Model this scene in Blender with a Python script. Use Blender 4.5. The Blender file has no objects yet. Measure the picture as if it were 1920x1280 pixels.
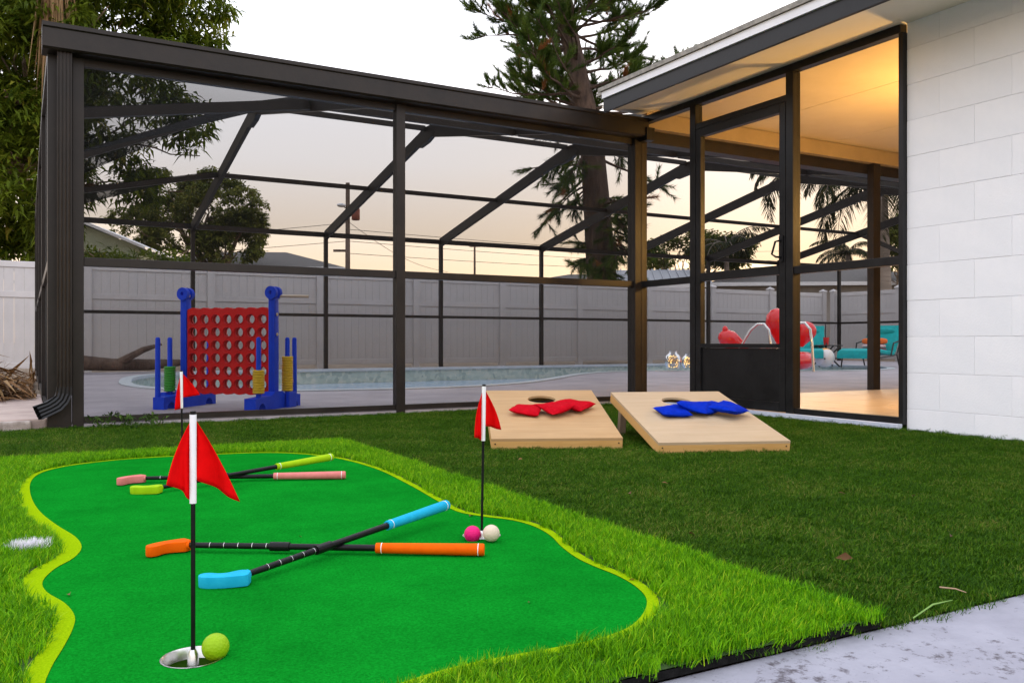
import bpy, bmesh, math, random
import numpy as np
from mathutils import Vector, Matrix, noise
R = math.radians
random.seed(11); rng = np.random.default_rng(11)
S = bpy.context.scene
COL = S.collection

# ------------------------------------------------------------------ camera
CAM_H = 0.5
HEAD = 60.5                                  # heading, degrees from +X
F = 1607.0 / 1920.0                          # focal length / image width
cam = bpy.data.cameras.new('camera'); cam.lens = 36 * F; cam.sensor_width = 36
cam.clip_start = 0.05; cam.clip_end = 2000
camo = bpy.data.objects.new('camera', cam); COL.objects.link(camo)
camo.location = (0, 0, CAM_H); camo.rotation_euler = (R(90), 0, R(HEAD - 90))
S.camera = camo

# ------------------------------------------------------------------ sky, sun, exposure
SUN_AZ = 42.0                                # degrees from +X, where the sunset glows
SUN_EL = 5.0
w = bpy.data.worlds.new('World'); S.world = w; w.use_nodes = True
nt = w.node_tree; nt.nodes.clear()
out = nt.nodes.new('ShaderNodeOutputWorld'); bg = nt.nodes.new('ShaderNodeBackground')
sky = nt.nodes.new('ShaderNodeTexSky'); sky.sky_type = 'NISHITA'; sky.sun_disc = False
sky.sun_elevation = R(SUN_EL); sky.sun_rotation = R(90 - SUN_AZ)
sky.air_density = 1.0; sky.dust_density = 2.5; sky.ozone_density = 1.5
hsv = nt.nodes.new('ShaderNodeHueSaturation'); hsv.inputs['Saturation'].default_value = 0.8; hsv.inputs['Value'].default_value = 0.22
# thin even veil of high cloud, pale lavender above and peach towards the horizon all round
tc = nt.nodes.new('ShaderNodeTexCoord'); sep = nt.nodes.new('ShaderNodeSeparateXYZ')
ramp = nt.nodes.new('ShaderNodeValToRGB'); cr = ramp.color_ramp
cr.elements[0].position = 0.0; cr.elements[0].color = (1.02, 0.66, 0.36, 1)
cr.elements[1].position = 1.0; cr.elements[1].color = (1.16, 1.20, 1.34, 1)
e = cr.elements.new(0.08); e.color = (1.10, 0.84, 0.60, 1)
e = cr.elements.new(0.20); e.color = (1.08, 1.02, 1.03, 1)
e = cr.elements.new(0.38); e.color = (1.02, 1.05, 1.17, 1)
veil = nt.nodes.new('ShaderNodeVectorMath'); veil.operation = 'SCALE'; veil.inputs['Scale'].default_value = 8.0
add = nt.nodes.new('ShaderNodeVectorMath'); add.operation = 'ADD'
nt.links.new(tc.outputs['Generated'], sep.inputs[0]); nt.links.new(sep.outputs['Z'], ramp.inputs[0])
nt.links.new(ramp.outputs[0], veil.inputs[0])
nt.links.new(sky.outputs[0], hsv.inputs['Color']); nt.links.new(hsv.outputs[0], add.inputs[0])
nt.links.new(veil.outputs[0], add.inputs[1]); nt.links.new(add.outputs[0], bg.inputs[0])
bg.inputs[1].default_value = 0.10
nt.links.new(bg.outputs[0], out.inputs[0])
sl = bpy.data.lights.new('sun', 'SUN'); sl.energy = 0.8; sl.angle = R(12); sl.color = (1.0, 0.74, 0.48)
so = bpy.data.objects.new('sun', sl); COL.objects.link(so)
sd = Vector((math.cos(R(SUN_AZ)) * math.cos(R(SUN_EL)), math.sin(R(SUN_AZ)) * math.cos(R(SUN_EL)), math.sin(R(SUN_EL))))
so.rotation_euler = sd.to_track_quat('Z', 'Y').to_euler(); so.location = (0, 0, 20)
S.view_settings.view_transform = 'Standard'; S.view_settings.look = 'None'
S.view_settings.exposure = 1.14; S.view_settings.gamma = 1.0; S.view_settings.use_curve_mapping = False
S.render.engine = 'CYCLES'
S.cycles.max_bounces = 8; S.cycles.diffuse_bounces = 4; S.cycles.glossy_bounces = 3
S.cycles.transparent_max_bounces = 32; S.cycles.transmission_bounces = 6
S.cycles.use_denoising = True; S.cycles.sample_clamp_indirect = 6.0
S.cycles.caustics_reflective = False; S.cycles.caustics_refractive = False

# ------------------------------------------------------------------ survey helpers
FX, FY = math.cos(R(HEAD)), math.sin(R(HEAD))          # camera forward on the ground
RX, RY = FY, -FX                                       # camera right on the ground
def W(lat, d, z=0.0): return Vector((d * FX + lat * RX, d * FY + lat * RY, z))
def G(px, py, z=0.0):                                  # survey point on the level z
    d = (CAM_H - z) * 1607.0 / (py - 640.0); return W((px - 960) / 1607.0 * d, d, z)
def D(px, d, py):                                      # survey point at the distance d
    return W((px - 960) / 1607.0 * d, d, CAM_H + (640 - py) / 1607.0 * d)

# ------------------------------------------------------------------ materials
MATS = {}
def mat(name, c1, c2=None, rough=0.6, metal=0.0, scale=8.0, detail=4.0, bump=0.0, bscale=None, spec=0.5, lo=0.35, hi=0.65,
        stretch=None, coat=0.0, sheen=0.0, bdist=0.01):
    m = bpy.data.materials.new(name); m.use_nodes = True; n = m.node_tree; p = n.nodes['Principled BSDF']
    p.inputs['Roughness'].default_value = rough; p.inputs['Metallic'].default_value = metal
    p.inputs['Specular IOR Level'].default_value = spec; p.inputs['Coat Weight'].default_value = coat
    p.inputs['Sheen Weight'].default_value = sheen
    p.inputs['Base Color'].default_value = (*c1, 1)
    tcn = n.nodes.new('ShaderNodeTexCoord'); mp = n.nodes.new('ShaderNodeMapping')
    n.links.new(tcn.outputs['Object'], mp.inputs[0])
    if stretch: mp.inputs['Scale'].default_value = stretch
    if c2 is not None:
        nz = n.nodes.new('ShaderNodeTexNoise'); nz.inputs['Scale'].default_value = scale; nz.inputs['Detail'].default_value = detail
        nz.inputs['Roughness'].default_value = 0.65
        n.links.new(mp.outputs[0], nz.inputs['Vector'])
        rp = n.nodes.new('ShaderNodeValToRGB'); rp.color_ramp.elements[0].position = lo; rp.color_ramp.elements[1].position = hi
        rp.color_ramp.elements[0].color = (*c1, 1); rp.color_ramp.elements[1].color = (*c2, 1)
        n.links.new(nz.outputs['Fac'], rp.inputs[0]); n.links.new(rp.outputs[0], p.inputs['Base Color'])
        rr = n.nodes.new('ShaderNodeMapRange'); rr.inputs[3].default_value = max(0.02, rough - 0.08); rr.inputs[4].default_value = min(1, rough + 0.1)
        n.links.new(nz.outputs['Fac'], rr.inputs[0]); n.links.new(rr.outputs[0], p.inputs['Roughness'])
    if bump:
        nb = n.nodes.new('ShaderNodeTexNoise'); nb.inputs['Scale'].default_value = bscale or scale * 4; nb.inputs['Detail'].default_value = 5
        n.links.new(mp.outputs[0], nb.inputs['Vector'])
        b = n.nodes.new('ShaderNodeBump'); b.inputs['Strength'].default_value = bump; b.inputs['Distance'].default_value = bdist
        n.links.new(nb.outputs['Fac'], b.inputs['Height']); n.links.new(b.outputs[0], p.inputs['Normal'])
    MATS[name] = m; return m

def leafmat(name, c1, c2, c3=None, trans=0.35, rough=0.5, patch=0.0):
    """leaf colours picked by a random value kept on every leaf; light passes through"""
    m = bpy.data.materials.new(name); m.use_nodes = True; n = m.node_tree; p = n.nodes['Principled BSDF']
    p.inputs['Roughness'].default_value = rough; p.inputs['Specular IOR Level'].default_value = 0.12
    at = n.nodes.new('ShaderNodeAttribute'); at.attribute_name = 'v'
    rp = n.nodes.new('ShaderNodeValToRGB'); rp.color_ramp.elements[0].color = (*c1, 1); rp.color_ramp.elements[1].color = (*c2, 1)
    rp.color_ramp.elements[0].position = 0.1; rp.color_ramp.elements[1].position = 0.85
    if c3: x = rp.color_ramp.elements.new(0.97); x.color = (*c3, 1)
    src = at.outputs['Fac']
    if patch:                                     # worn and fuller patches of the pile
        ge = n.nodes.new('ShaderNodeNewGeometry'); nz = n.nodes.new('ShaderNodeTexNoise'); nz.inputs['Scale'].default_value = 3.2; nz.inputs['Detail'].default_value = 5; nz.inputs['Roughness'].default_value = .7
        n.links.new(ge.outputs['Position'], nz.inputs['Vector'])
        ma = n.nodes.new('ShaderNodeMath'); ma.operation = 'MULTIPLY_ADD'; ma.inputs[1].default_value = patch; n.links.new(nz.outputs['Fac'], ma.inputs[0])
        mb = n.nodes.new('ShaderNodeMath'); mb.operation = 'SUBTRACT'; mb.inputs[1].default_value = patch*.52; mb.use_clamp = True
        n.links.new(src, ma.inputs[2]); n.links.new(ma.outputs[0], mb.inputs[0]); src = mb.outputs[0]
    n.links.new(src, rp.inputs[0]); n.links.new(rp.outputs[0], p.inputs['Base Color'])
    t = n.nodes.new('ShaderNodeBsdfTranslucent'); n.links.new(rp.outputs[0], t.inputs[0])
    mx = n.nodes.new('ShaderNodeMixShader'); mx.inputs[0].default_value = trans
    n.links.new(p.outputs[0], mx.inputs[1]); n.links.new(t.outputs[0], mx.inputs[2])
    n.links.new(mx.outputs[0], n.nodes['Material Output'].inputs[0]); MATS[name] = m; return m

def screenmat(name, wire=0.24, col=(0.007, 0.007, 0.007)):
    """woven insect mesh: the share of wire grows as the weave is seen at a slant"""
    m = bpy.data.materials.new(name); m.use_nodes = True; n = m.node_tree; p = n.nodes['Principled BSDF']
    p.inputs['Base Color'].default_value = (*col, 1); p.inputs['Roughness'].default_value = 0.8; p.inputs['Specular IOR Level'].default_value = 0.08
    lw = n.nodes.new('ShaderNodeLayerWeight'); lw.inputs['Blend'].default_value = 0.5
    # facing = 1 - cos ; opaque share = 1 - (1-w)(1-w/cos)
    c = n.nodes.new('ShaderNodeMath'); c.operation = 'SUBTRACT'; c.inputs[0].default_value = 1.0
    n.links.new(lw.outputs['Facing'], c.inputs[1])
    mxx = n.nodes.new('ShaderNodeMath'); mxx.operation = 'MAXIMUM'; mxx.inputs[1].default_value = 0.03; n.links.new(c.outputs[0], mxx.inputs[0])
    sq = n.nodes.new('ShaderNodeMath'); sq.operation = 'POWER'; sq.inputs[1].default_value = 0.72; n.links.new(mxx.outputs[0], sq.inputs[0])
    dv = n.nodes.new('ShaderNodeMath'); dv.operation = 'DIVIDE'; dv.inputs[0].default_value = wire; n.links.new(sq.outputs[0], dv.inputs[1])
    cl = n.nodes.new('ShaderNodeMath'); cl.operation = 'MINIMUM'; cl.inputs[1].default_value = 0.93; n.links.new(dv.outputs[0], cl.inputs[0])
    t = n.nodes.new('ShaderNodeBsdfTransparent'); t.inputs[0].default_value = (1, 1, 1, 1)
    mx = n.nodes.new('ShaderNodeMixShader'); n.links.new(cl.outputs[0], mx.inputs[0])
    n.links.new(t.outputs[0], mx.inputs[1]); n.links.new(p.outputs[0], mx.inputs[2])
    n.links.new(mx.outputs[0], n.nodes['Material Output'].inputs[0]); MATS[name] = m; return m

def emit(name, col, strength):
    m = bpy.data.materials.new(name); m.use_nodes = True; p = m.node_tree.nodes['Principled BSDF']
    p.inputs['Base Color'].default_value = (*col, 1); p.inputs['Emission Color'].default_value = (*col, 1)
    p.inputs['Emission Strength'].default_value = strength; MATS[name] = m; return m

BRONZE = mat('bronze aluminium', (0.012, 0.009, 0.0075), (0.021, 0.016, 0.013), rough=0.42, spec=0.3, scale=5, bump=0.05, bscale=60)
BLACKAL = mat('black aluminium', (0.005, 0.005, 0.006), (0.011, 0.011, 0.012), rough=0.4, spec=0.3, scale=9, bump=0.06, bscale=50)
SCREEN = screenmat('insect mesh', 0.215)
WHITEBLK = mat('white painted block', (0.84, 0.855, 0.89), (0.88, 0.885, 0.91), rough=0.75, scale=3, detail=8, bump=0.3, bscale=110, bdist=0.005)
MORTAR = mat('painted mortar', (0.76, 0.77, 0.80), (0.80, 0.80, 0.83), rough=0.8, scale=12, bump=0.4, bscale=80, bdist=0.004)
WHITEPT = mat('white metal trim', (0.72, 0.73, 0.76), (0.80, 0.80, 0.82), rough=0.45, scale=4)
SOFFIT = mat('cream soffit', (0.82, 0.76, 0.63), (0.86, 0.80, 0.68), rough=0.7, scale=3, bump=0.05)
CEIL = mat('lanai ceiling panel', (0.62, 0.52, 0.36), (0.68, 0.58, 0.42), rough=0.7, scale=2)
ROOFMT = mat('roof shingle', (0.20, 0.19, 0.17), (0.34, 0.32, 0.28), rough=0.9, scale=20, bump=0.4)
VINYL = mat('white vinyl', (0.53, 0.51, 0.51), (0.60, 0.58, 0.58), rough=0.45, scale=1.5)
TURFBASE = mat('turf backing', (0.010, 0.030, 0.002), (0.018, 0.048, 0.004), rough=1.0, spec=0.0, scale=40)
SOIL = mat('sandy soil', (0.12, 0.085, 0.055), (0.24, 0.18, 0.13), rough=0.95, scale=3, bump=0.5, bscale=30)
DECK = mat('pool deck concrete', (0.30, 0.27, 0.29), (0.42, 0.38, 0.395), rough=0.75, scale=2.2, detail=8, bump=0.35, bscale=45, bdist=0.006)
CONC = None
PAVER = mat('pink paver', (0.36, 0.27, 0.24), (0.48, 0.38, 0.33), rough=0.9, scale=5, bump=0.4, bscale=30)
PAVEREDGE = mat('paver edge', (0.25, 0.20, 0.17), (0.50, 0.44, 0.40), rough=0.95, scale=14, bump=0.6, bscale=40)
FELT = mat('green putting felt', (0.0022, 0.128, 0.008), (0.0045, 0.245, 0.018), rough=1.0, scale=210, detail=9, bump=0.8, bscale=300, spec=0.0, bdist=0.003, lo=0.3, hi=0.7)
LIME = mat('lime mat edging', (0.20, 0.335, 0.002), (0.28, 0.43, 0.004), rough=1.0, scale=240, bump=0.6, bscale=420, spec=0.0, bdist=0.003)
RUBBER = mat('black rubber backing', (0.004, 0.004, 0.004), (0.012, 0.012, 0.012), spec=0.1, rough=0.9, scale=60, bump=0.3)
STEEL = mat('brushed steel', (0.55, 0.54, 0.52), (0.72, 0.71, 0.69), rough=0.28, metal=1.0, scale=30)
CHROME = mat('polished steel', (0.75, 0.74, 0.72), rough=0.12, metal=1.0)
BLACKSH = mat('black shaft', (0.004, 0.004, 0.0045), (0.008, 0.008, 0.009), rough=0.35, scale=30, spec=0.18)
WHITEPL = mat('white plastic', (0.78, 0.76, 0.80), (0.84, 0.82, 0.85), rough=0.4, scale=20)
REDCLOTH = mat('red flag cloth', (0.64, 0.002, 0.003), (0.76, 0.003, 0.004), rough=0.8, scale=30, bump=0.15, bscale=400, spec=0.05, bdist=0.002)
WOODTOP = mat('birch plywood', (0.42, 0.255, 0.115), (0.51, 0.335, 0.175), rough=0.55, spec=0.2, scale=2.2, detail=9, stretch=(1.2, 14, 14), lo=0.3, hi=0.7, bump=0.05)
WOODTOPW = mat('pale birch plywood', (0.46, 0.335, 0.205), (0.53, 0.405, 0.27), rough=0.55, spec=0.2, scale=2.2, detail=9, stretch=(1.2, 14, 14), lo=0.3, hi=0.7, bump=0.05)
WOODSIDE = mat('pine frame', (0.56, 0.31, 0.095), (0.66, 0.40, 0.15), rough=0.55, spec=0.2, scale=2.5, detail=9, stretch=(2, 22, 22), lo=0.3, hi=0.7, bump=0.08)
WOODLEG = mat('pine leg', (0.34, 0.24, 0.16), (0.46, 0.33, 0.22), rough=0.6, scale=4, detail=8, stretch=(14, 14, 1.5), bump=0.1)
REDBAG = mat('red duck canvas', (0.40, 0.002, 0.009), (0.50, 0.004, 0.014), spec=0.05, rough=0.9, scale=60, bump=0.35, bscale=380, bdist=0.003)
BLUEBAG = mat('blue duck canvas', (0.001, 0.018, 0.34), (0.003, 0.028, 0.44), spec=0.05, rough=0.9, scale=60, bump=0.35, bscale=380, bdist=0.003)
GAMERED = mat('red plastic', (0.58, 0.003, 0.005), (0.66, 0.005, 0.007), rough=0.4, scale=9, spec=0.25)
GAMEBLUE = mat('blue plastic', (0.004, 0.048, 0.60), (0.008, 0.062, 0.68), rough=0.45, scale=9, spec=0.2)
DISCGREEN = mat('green plastic', (0.02, 0.26, 0.015), (0.035, 0.33, 0.02), rough=0.4, scale=9)
DISCYEL = mat('yellow plastic', (0.66, 0.43, 0.010), (0.76, 0.52, 0.02), rough=0.4, scale=9)
TAN = mat('beige plastic', (0.60, 0.48, 0.36), (0.68, 0.55, 0.42), rough=0.5, scale=9)
TEAL = mat('teal canvas', (0.0, 0.30, 0.31), (0.0, 0.38, 0.38), rough=0.8, scale=14, bump=0.1)
REDVINYL = mat('red inflatable vinyl', (0.72, 0.008, 0.010), rough=0.22, coat=0.4)
BARK = mat('rough pine bark', (0.045, 0.028, 0.021), (0.12, 0.078, 0.056), rough=0.95, scale=7, detail=8, bump=1.0, bscale=12, stretch=(1, 1, .35), bdist=0.05)
BARKL = mat('smooth brown bark', (0.13, 0.085, 0.055), (0.26, 0.18, 0.12), rough=0.9, scale=6, detail=6, bump=0.6, bscale=14, stretch=(1, 1, .4), bdist=0.02)
PALMBARK = mat('palm bark', (0.20, 0.16, 0.13), (0.34, 0.28, 0.23), rough=0.95, scale=3, detail=6, bump=0.8, bscale=8, stretch=(.4, .4, 4), bdist=0.03)
MANGO = leafmat('broad green leaf', (0.038, 0.072, 0.007), (0.17, 0.225, 0.018), (0.42, 0.35, 0.06), trans=.40)
OAK = leafmat('small green leaf', (0.070, 0.095, 0.018), (0.25, 0.26, 0.05), (0.36, 0.31, 0.08), trans=.45)
NEEDLE = leafmat('pine needle', (0.026, 0.058, 0.010), (0.110, 0.170, 0.024), (0.30, 0.12, 0.04), trans=0.2)
PALMLEAF = leafmat('palm leaflet', (0.030, 0.042, 0.014), (0.075, 0.085, 0.025), (0.20, 0.15, 0.06))
STRAW = leafmat('dry palm frond', (0.22, 0.13, 0.06), (0.42, 0.28, 0.14), (0.50, 0.38, 0.22), trans=0.15)
LITTER = leafmat('dry brown litter', (0.08, 0.038, 0.014), (0.24, 0.12, 0.042), (0.36, 0.23, 0.10), trans=0.1)
BLADE = leafmat('lawn fibre', (0.014, 0.056, 0.001), (0.074, 0.172, 0.003), (0.20, 0.21, 0.04), trans=0.2, rough=0.6, patch=1.1)
MATBLADE = leafmat('lime mat fibre', (0.034, 0.165, 0.001), (0.21, 0.50, 0.003), (0.38, 0.53, 0.015), trans=0.22, rough=0.6, patch=.7)
WHITEBLADE = leafmat('white mat fibre', (0.72, 0.70, 0.76), (0.82, 0.80, 0.84), trans=0.2)
WEED = leafmat('weed leaf', (0.030, 0.075, 0.012), (0.08, 0.14, 0.025), trans=0.3)

def node_mat_concrete():
    m = mat('weathered painted concrete', (0.26, 0.255, 0.295), (0.33, 0.325, 0.37), spec=0.2, rough=0.85, scale=5, detail=8, bump=0.5, bscale=70, bdist=0.004)
    n = m.node_tree; p = n.nodes['Principled BSDF']; src = p.inputs['Base Color'].links[0].from_socket
    tcn = n.nodes.new('ShaderNodeTexCoord')
    a = n.nodes.new('ShaderNodeTexNoise'); a.inputs['Scale'].default_value = 38; a.inputs['Detail'].default_value = 7; a.inputs['Roughness'].default_value = 0.75
    b = n.nodes.new('ShaderNodeTexNoise'); b.inputs['Scale'].default_value = 3.5; b.inputs['Detail'].default_value = 3
    n.links.new(tcn.outputs['Object'], a.inputs['Vector']); n.links.new(tcn.outputs['Object'], b.inputs['Vector'])
    s = n.nodes.new('ShaderNodeMath'); s.operation = 'MULTIPLY_ADD'; s.inputs[1].default_value = 0.45
    n.links.new(b.outputs['Fac'], s.inputs[0]); n.links.new(a.outputs['Fac'], s.inputs[2])
    r = n.nodes.new('ShaderNodeMapRange'); r.inputs[1].default_value = 0.79; r.inputs[2].default_value = 0.90
    n.links.new(s.outputs[0], r.inputs[0])
    mx = n.nodes.new('ShaderNodeMix'); mx.data_type = 'RGBA'; mx.inputs['B'].default_value = (0.10, 0.088, 0.10, 1)
    n.links.new(r.outputs[0], mx.inputs['Factor']); n.links.new(src, mx.inputs['A']); n.links.new(mx.outputs['Result'], p.inputs['Base Color'])
    return m
CONC = node_mat_concrete()

def tilemat():
    m = bpy.data.materials.new('pool mosaic tile'); m.use_nodes = True; n = m.node_tree; p = n.nodes['Principled BSDF']
    tcn = n.nodes.new('ShaderNodeTexCoord'); v = n.nodes.new('ShaderNodeTexVoronoi'); v.inputs['Scale'].default_value = 16
    n.links.new(tcn.outputs['Object'], v.inputs['Vector'])
    rp = n.nodes.new('ShaderNodeValToRGB'); e = rp.color_ramp.elements
    e[0].color = (0.24, 0.32, 0.29, 1); e[1].color = (0.52, 0.56, 0.48, 1); x = rp.color_ramp.elements.new(0.5); x.color = (0.40, 0.48, 0.43, 1)
    n.links.new(v.outputs['Color'], rp.inputs[0]); n.links.new(rp.outputs[0], p.inputs['Base Color']); p.inputs['Roughness'].default_value = 0.3
    MATS['tile'] = m; return m
TILE = tilemat()
def drift(m, amt, sc):
    n = m.node_tree; p = n.nodes['Principled BSDF']; src = p.inputs['Base Color'].links[0].from_socket; tcn = n.nodes.new('ShaderNodeTexCoord')
    z = n.nodes.new('ShaderNodeTexNoise'); z.inputs['Scale'].default_value = sc; z.inputs['Detail'].default_value = 6; z.inputs['Roughness'].default_value = .7; n.links.new(tcn.outputs['Object'], z.inputs['Vector'])
    r = n.nodes.new('ShaderNodeMapRange'); r.inputs[1].default_value = .3; r.inputs[2].default_value = .7; r.inputs[3].default_value = 1 - amt; r.inputs[4].default_value = 1 + amt*.6; n.links.new(z.outputs['Fac'], r.inputs[0])
    v = n.nodes.new('ShaderNodeVectorMath'); v.operation = 'SCALE'; n.links.new(src, v.inputs[0]); n.links.new(r.outputs[0], v.inputs['Scale']); n.links.new(v.outputs[0], p.inputs['Base Color'])
drift(FELT, .22, 4.5); drift(DECK, .18, 1.2); drift(WHITEBLK, .035, 2.0); drift(VINYL, .10, .9); drift(WOODTOP, .08, 3.0); drift(WOODTOPW, .07, 3.0)
COPING = mat('pool coping', (0.40, 0.44, 0.46), (0.48, 0.52, 0.54), rough=0.5, scale=6)
POOLSH = mat('pool plaster', (0.36, 0.58, 0.72), (0.44, 0.66, 0.78), rough=0.6, scale=2)
def watermat():
    m = mat('pool water', (0.46, 0.58, 0.76), rough=0.12, bump=0.35, bscale=3.0, scale=1, spec=0.5, bdist=0.05)
    p = m.node_tree.nodes['Principled BSDF']; p.inputs['Transmission Weight'].default_value = 0.12; p.inputs['IOR'].default_value = 1.33
    return m
WATER = watermat()
def glassmat():
    m = bpy.data.materials.new('clear glass'); m.use_nodes = True; n = m.node_tree
    g = n.nodes.new('ShaderNodeBsdfGlossy'); g.inputs['Roughness'].default_value = 0.05
    t = n.nodes.new('ShaderNodeBsdfTransparent'); f = n.nodes.new('ShaderNodeFresnel'); f.inputs[0].default_value = 1.5
    mx = n.nodes.new('ShaderNodeMixShader'); n.links.new(f.outputs[0], mx.inputs[0]); n.links.new(t.outputs[0], mx.inputs[1]); n.links.new(g.outputs[0], mx.inputs[2])
    n.links.new(mx.outputs[0], n.nodes['Material Output'].inputs[0]); return m
GLASS = glassmat()

# ------------------------------------------------------------------ mesh helpers
def link(name, me, parent=None, loc=(0, 0, 0), rot=(0, 0, 0), scl=None, world=False):
    o = bpy.data.objects.new(name, me); COL.objects.link(o)
    o.location = loc; o.rotation_euler = rot
    if scl: o.scale = scl
    if parent is not None:
        o.parent = parent
        if world: o.matrix_parent_inverse = parent['_m'].inverted() if False else PM[parent.name].inverted()
    PM[o.name] = (PM[parent.name] if (parent is not None and not world) else Matrix()) @ Matrix.LocRotScale(Vector(loc), o.rotation_euler, Vector(scl) if scl else None)
    return o
PM = {}
def tag(o, label=None, cat=None, group=None, kind=None):
    if label: o['label'] = label
    if cat: o['category'] = cat
    if group: o['group'] = group
    if kind: o['kind'] = kind
    return o
def thing(name, label, cat, loc=(0, 0, 0), rotz=0.0, group=None):
    return tag(link(name, None, None, loc, (0, 0, rotz)), label, cat, group)

class MB:
    def __init__(s): s.v = []; s.f = []
    def add(s, vs, fs):
        k = len(s.v); s.v += [tuple(v) for v in vs]; s.f += [tuple(i + k for i in f) for f in fs]; return s
    def box(s, x0, x1, y0, y1, z0, z1):
        return s.add([(x0,y0,z0),(x1,y0,z0),(x1,y1,z0),(x0,y1,z0),(x0,y0,z1),(x1,y0,z1),(x1,y1,z1),(x0,y1,z1)],
                     [(0,3,2,1),(4,5,6,7),(0,1,5,4),(1,2,6,5),(2,3,7,6),(3,0,4,7)])
    def bar(s, a, b, w, h, up=(0, 0, 1)):
        """rectangular bar from a to b, w wide across, h deep along up"""
        a = Vector(a); b = Vector(b); d = (b - a).normalized(); u = Vector(up)
        sx = d.cross(u)
        if sx.length < 1e-5: sx = d.cross(Vector((1, 0, 0)))
        sx.normalize(); u = sx.cross(d).normalized(); sx *= w / 2; u *= h / 2
        vs = [a - sx - u, a + sx - u, a + sx + u, a - sx + u, b - sx - u, b + sx - u, b + sx + u, b - sx + u]
        return s.add(vs, [(0,1,2,3),(7,6,5,4),(0,4,5,1),(1,5,6,2),(2,6,7,3),(3,7,4,0)])
    def tube(s, pts, r, n=10, cap=True):
        pts = [Vector(p) for p in pts]; rs = r if isinstance(r, (list, tuple)) else [r] * len(pts)
        t0 = (pts[1] - pts[0]).normalized(); ref = Vector((0, 0, 1)) if abs(t0.z) < .9 else Vector((1, 0, 0))
        u = t0.cross(ref).normalized(); vs = []; fs = []
        for i, p in enumerate(pts):
            t = (pts[min(i + 1, len(pts) - 1)] - pts[max(i - 1, 0)]).normalized()
            u = (u - t * u.dot(t)).normalized(); q = t.cross(u)
            for k in range(n):
                a = 2 * math.pi * k / n; vs.append(p + (u * math.cos(a) + q * math.sin(a)) * rs[i])
        for i in range(len(pts) - 1):
            for k in range(n):
                k2 = (k + 1) % n; fs.append((i*n+k, i*n+k2, (i+1)*n+k2, (i+1)*n+k))
        if cap: fs.append(tuple(range(n - 1, -1, -1))); fs.append(tuple((len(pts)-1)*n + k for k in range(n)))
        return s.add(vs, fs)
    def lathe(s, prof, n=24, c=(0, 0, 0)):
        vs = []; fs = []; m = len(prof)
        for k in range(n):
            a = 2 * math.pi * k / n
            for r, z in prof: vs.append((c[0] + r * math.cos(a), c[1] + r * math.sin(a), c[2] + z))
        for k in range(n):
            k2 = (k + 1) % n
            for i in range(m - 1): fs.append((k*m+i, k2*m+i, k2*m+i+1, k*m+i+1))
        return s.add(vs, fs)
    def prism(s, poly, z0, z1):
        n = len(poly); vs = [(x, y, z0) for x, y in poly] + [(x, y, z1) for x, y in poly]
        return s.add(vs, [tuple(range(n - 1, -1, -1)), tuple(range(n, 2*n))] + [(i, (i+1) % n, n + (i+1) % n, n + i) for i in range(n)])
    def sphere(s, c, r, n=16, m=10, sq=(1, 1, 1)):
        vs = []; fs = []
        for j in range(1, m):
            th = math.pi * j / m
            for k in range(n):
                a = 2*math.pi*k/n; vs.append((c[0]+r*sq[0]*math.sin(th)*math.cos(a), c[1]+r*sq[1]*math.sin(th)*math.sin(a), c[2]+r*sq[2]*math.cos(th)))
        t = len(vs); vs.append((c[0],c[1],c[2]+r*sq[2])); vs.append((c[0],c[1],c[2]-r*sq[2]))
        for j in range(m - 2):
            for k in range(n): k2=(k+1)%n; fs.append((j*n+k, (j+1)*n+k, (j+1)*n+k2, j*n+k2))
        for k in range(n):
            k2=(k+1)%n; fs.append((t, k, k2)); fs.append((t+1, (m-2)*n+k2, (m-2)*n+k))
        return s.add(vs, fs)
    def mesh(s, name, m=None, smooth=False, bevel=0.0):
        me = bpy.data.meshes.new(name); me.from_pydata(s.v, [], s.f)
        bm = bmesh.new(); bm.from_mesh(me)
        bmesh.ops.recalc_face_normals(bm, faces=bm.faces)
        if bevel: bmesh.ops.bevel(bm, geom=[e for e in bm.edges if len(e.link_faces) == 2 and e.calc_face_angle(0) > 0.5], offset=bevel, segments=2, affect='EDGES', profile=0.6)
        bm.to_mesh(me); bm.free()
        if smooth:
            me.shade_smooth()
            try: me.set_sharp_from_angle(angle=R(40))
            except Exception: pass
        if m: me.materials.append(m)
        return me
    def build(s, name, m, parent=None, smooth=False, bevel=0.0, world=False, **k):
        return link(name, s.mesh(name, m, smooth, bevel), parent, world=world, **k)

def flat(name, rings, z, m, parent=None, world=False, kind=None):
    """level sheet from an outer ring and holes"""
    bm = bmesh.new(); es = []
    for ring in rings:
        vs = [bm.verts.new((p[0], p[1], z)) for p in ring]
        es += [bm.edges.new((vs[i], vs[(i+1) % len(vs)])) for i in range(len(vs))]
    bmesh.ops.triangle_fill(bm, use_beauty=True, edges=es, normal=(0, 0, 1))
    for f in bm.faces:
        if f.normal.z < 0: f.normal_flip()
    me = bpy.data.meshes.new(name); bm.to_mesh(me); bm.free(); me.materials.append(m)
    o = link(name, me, parent, world=world)
    if kind: o['kind'] = kind
    return o
def strip(name, ring, z0, z1, m, parent=None, world=False, closed=True):
    """upright band along a ring"""
    n = len(ring); b = MB()
    b.add([(p[0], p[1], z0) for p in ring] + [(p[0], p[1], z1) for p in ring], [(i, (i+1) % n, n + (i+1) % n, n + i) for i in range(n if closed else n-1)])
    return b.build(name, m, parent, world=world)
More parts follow.
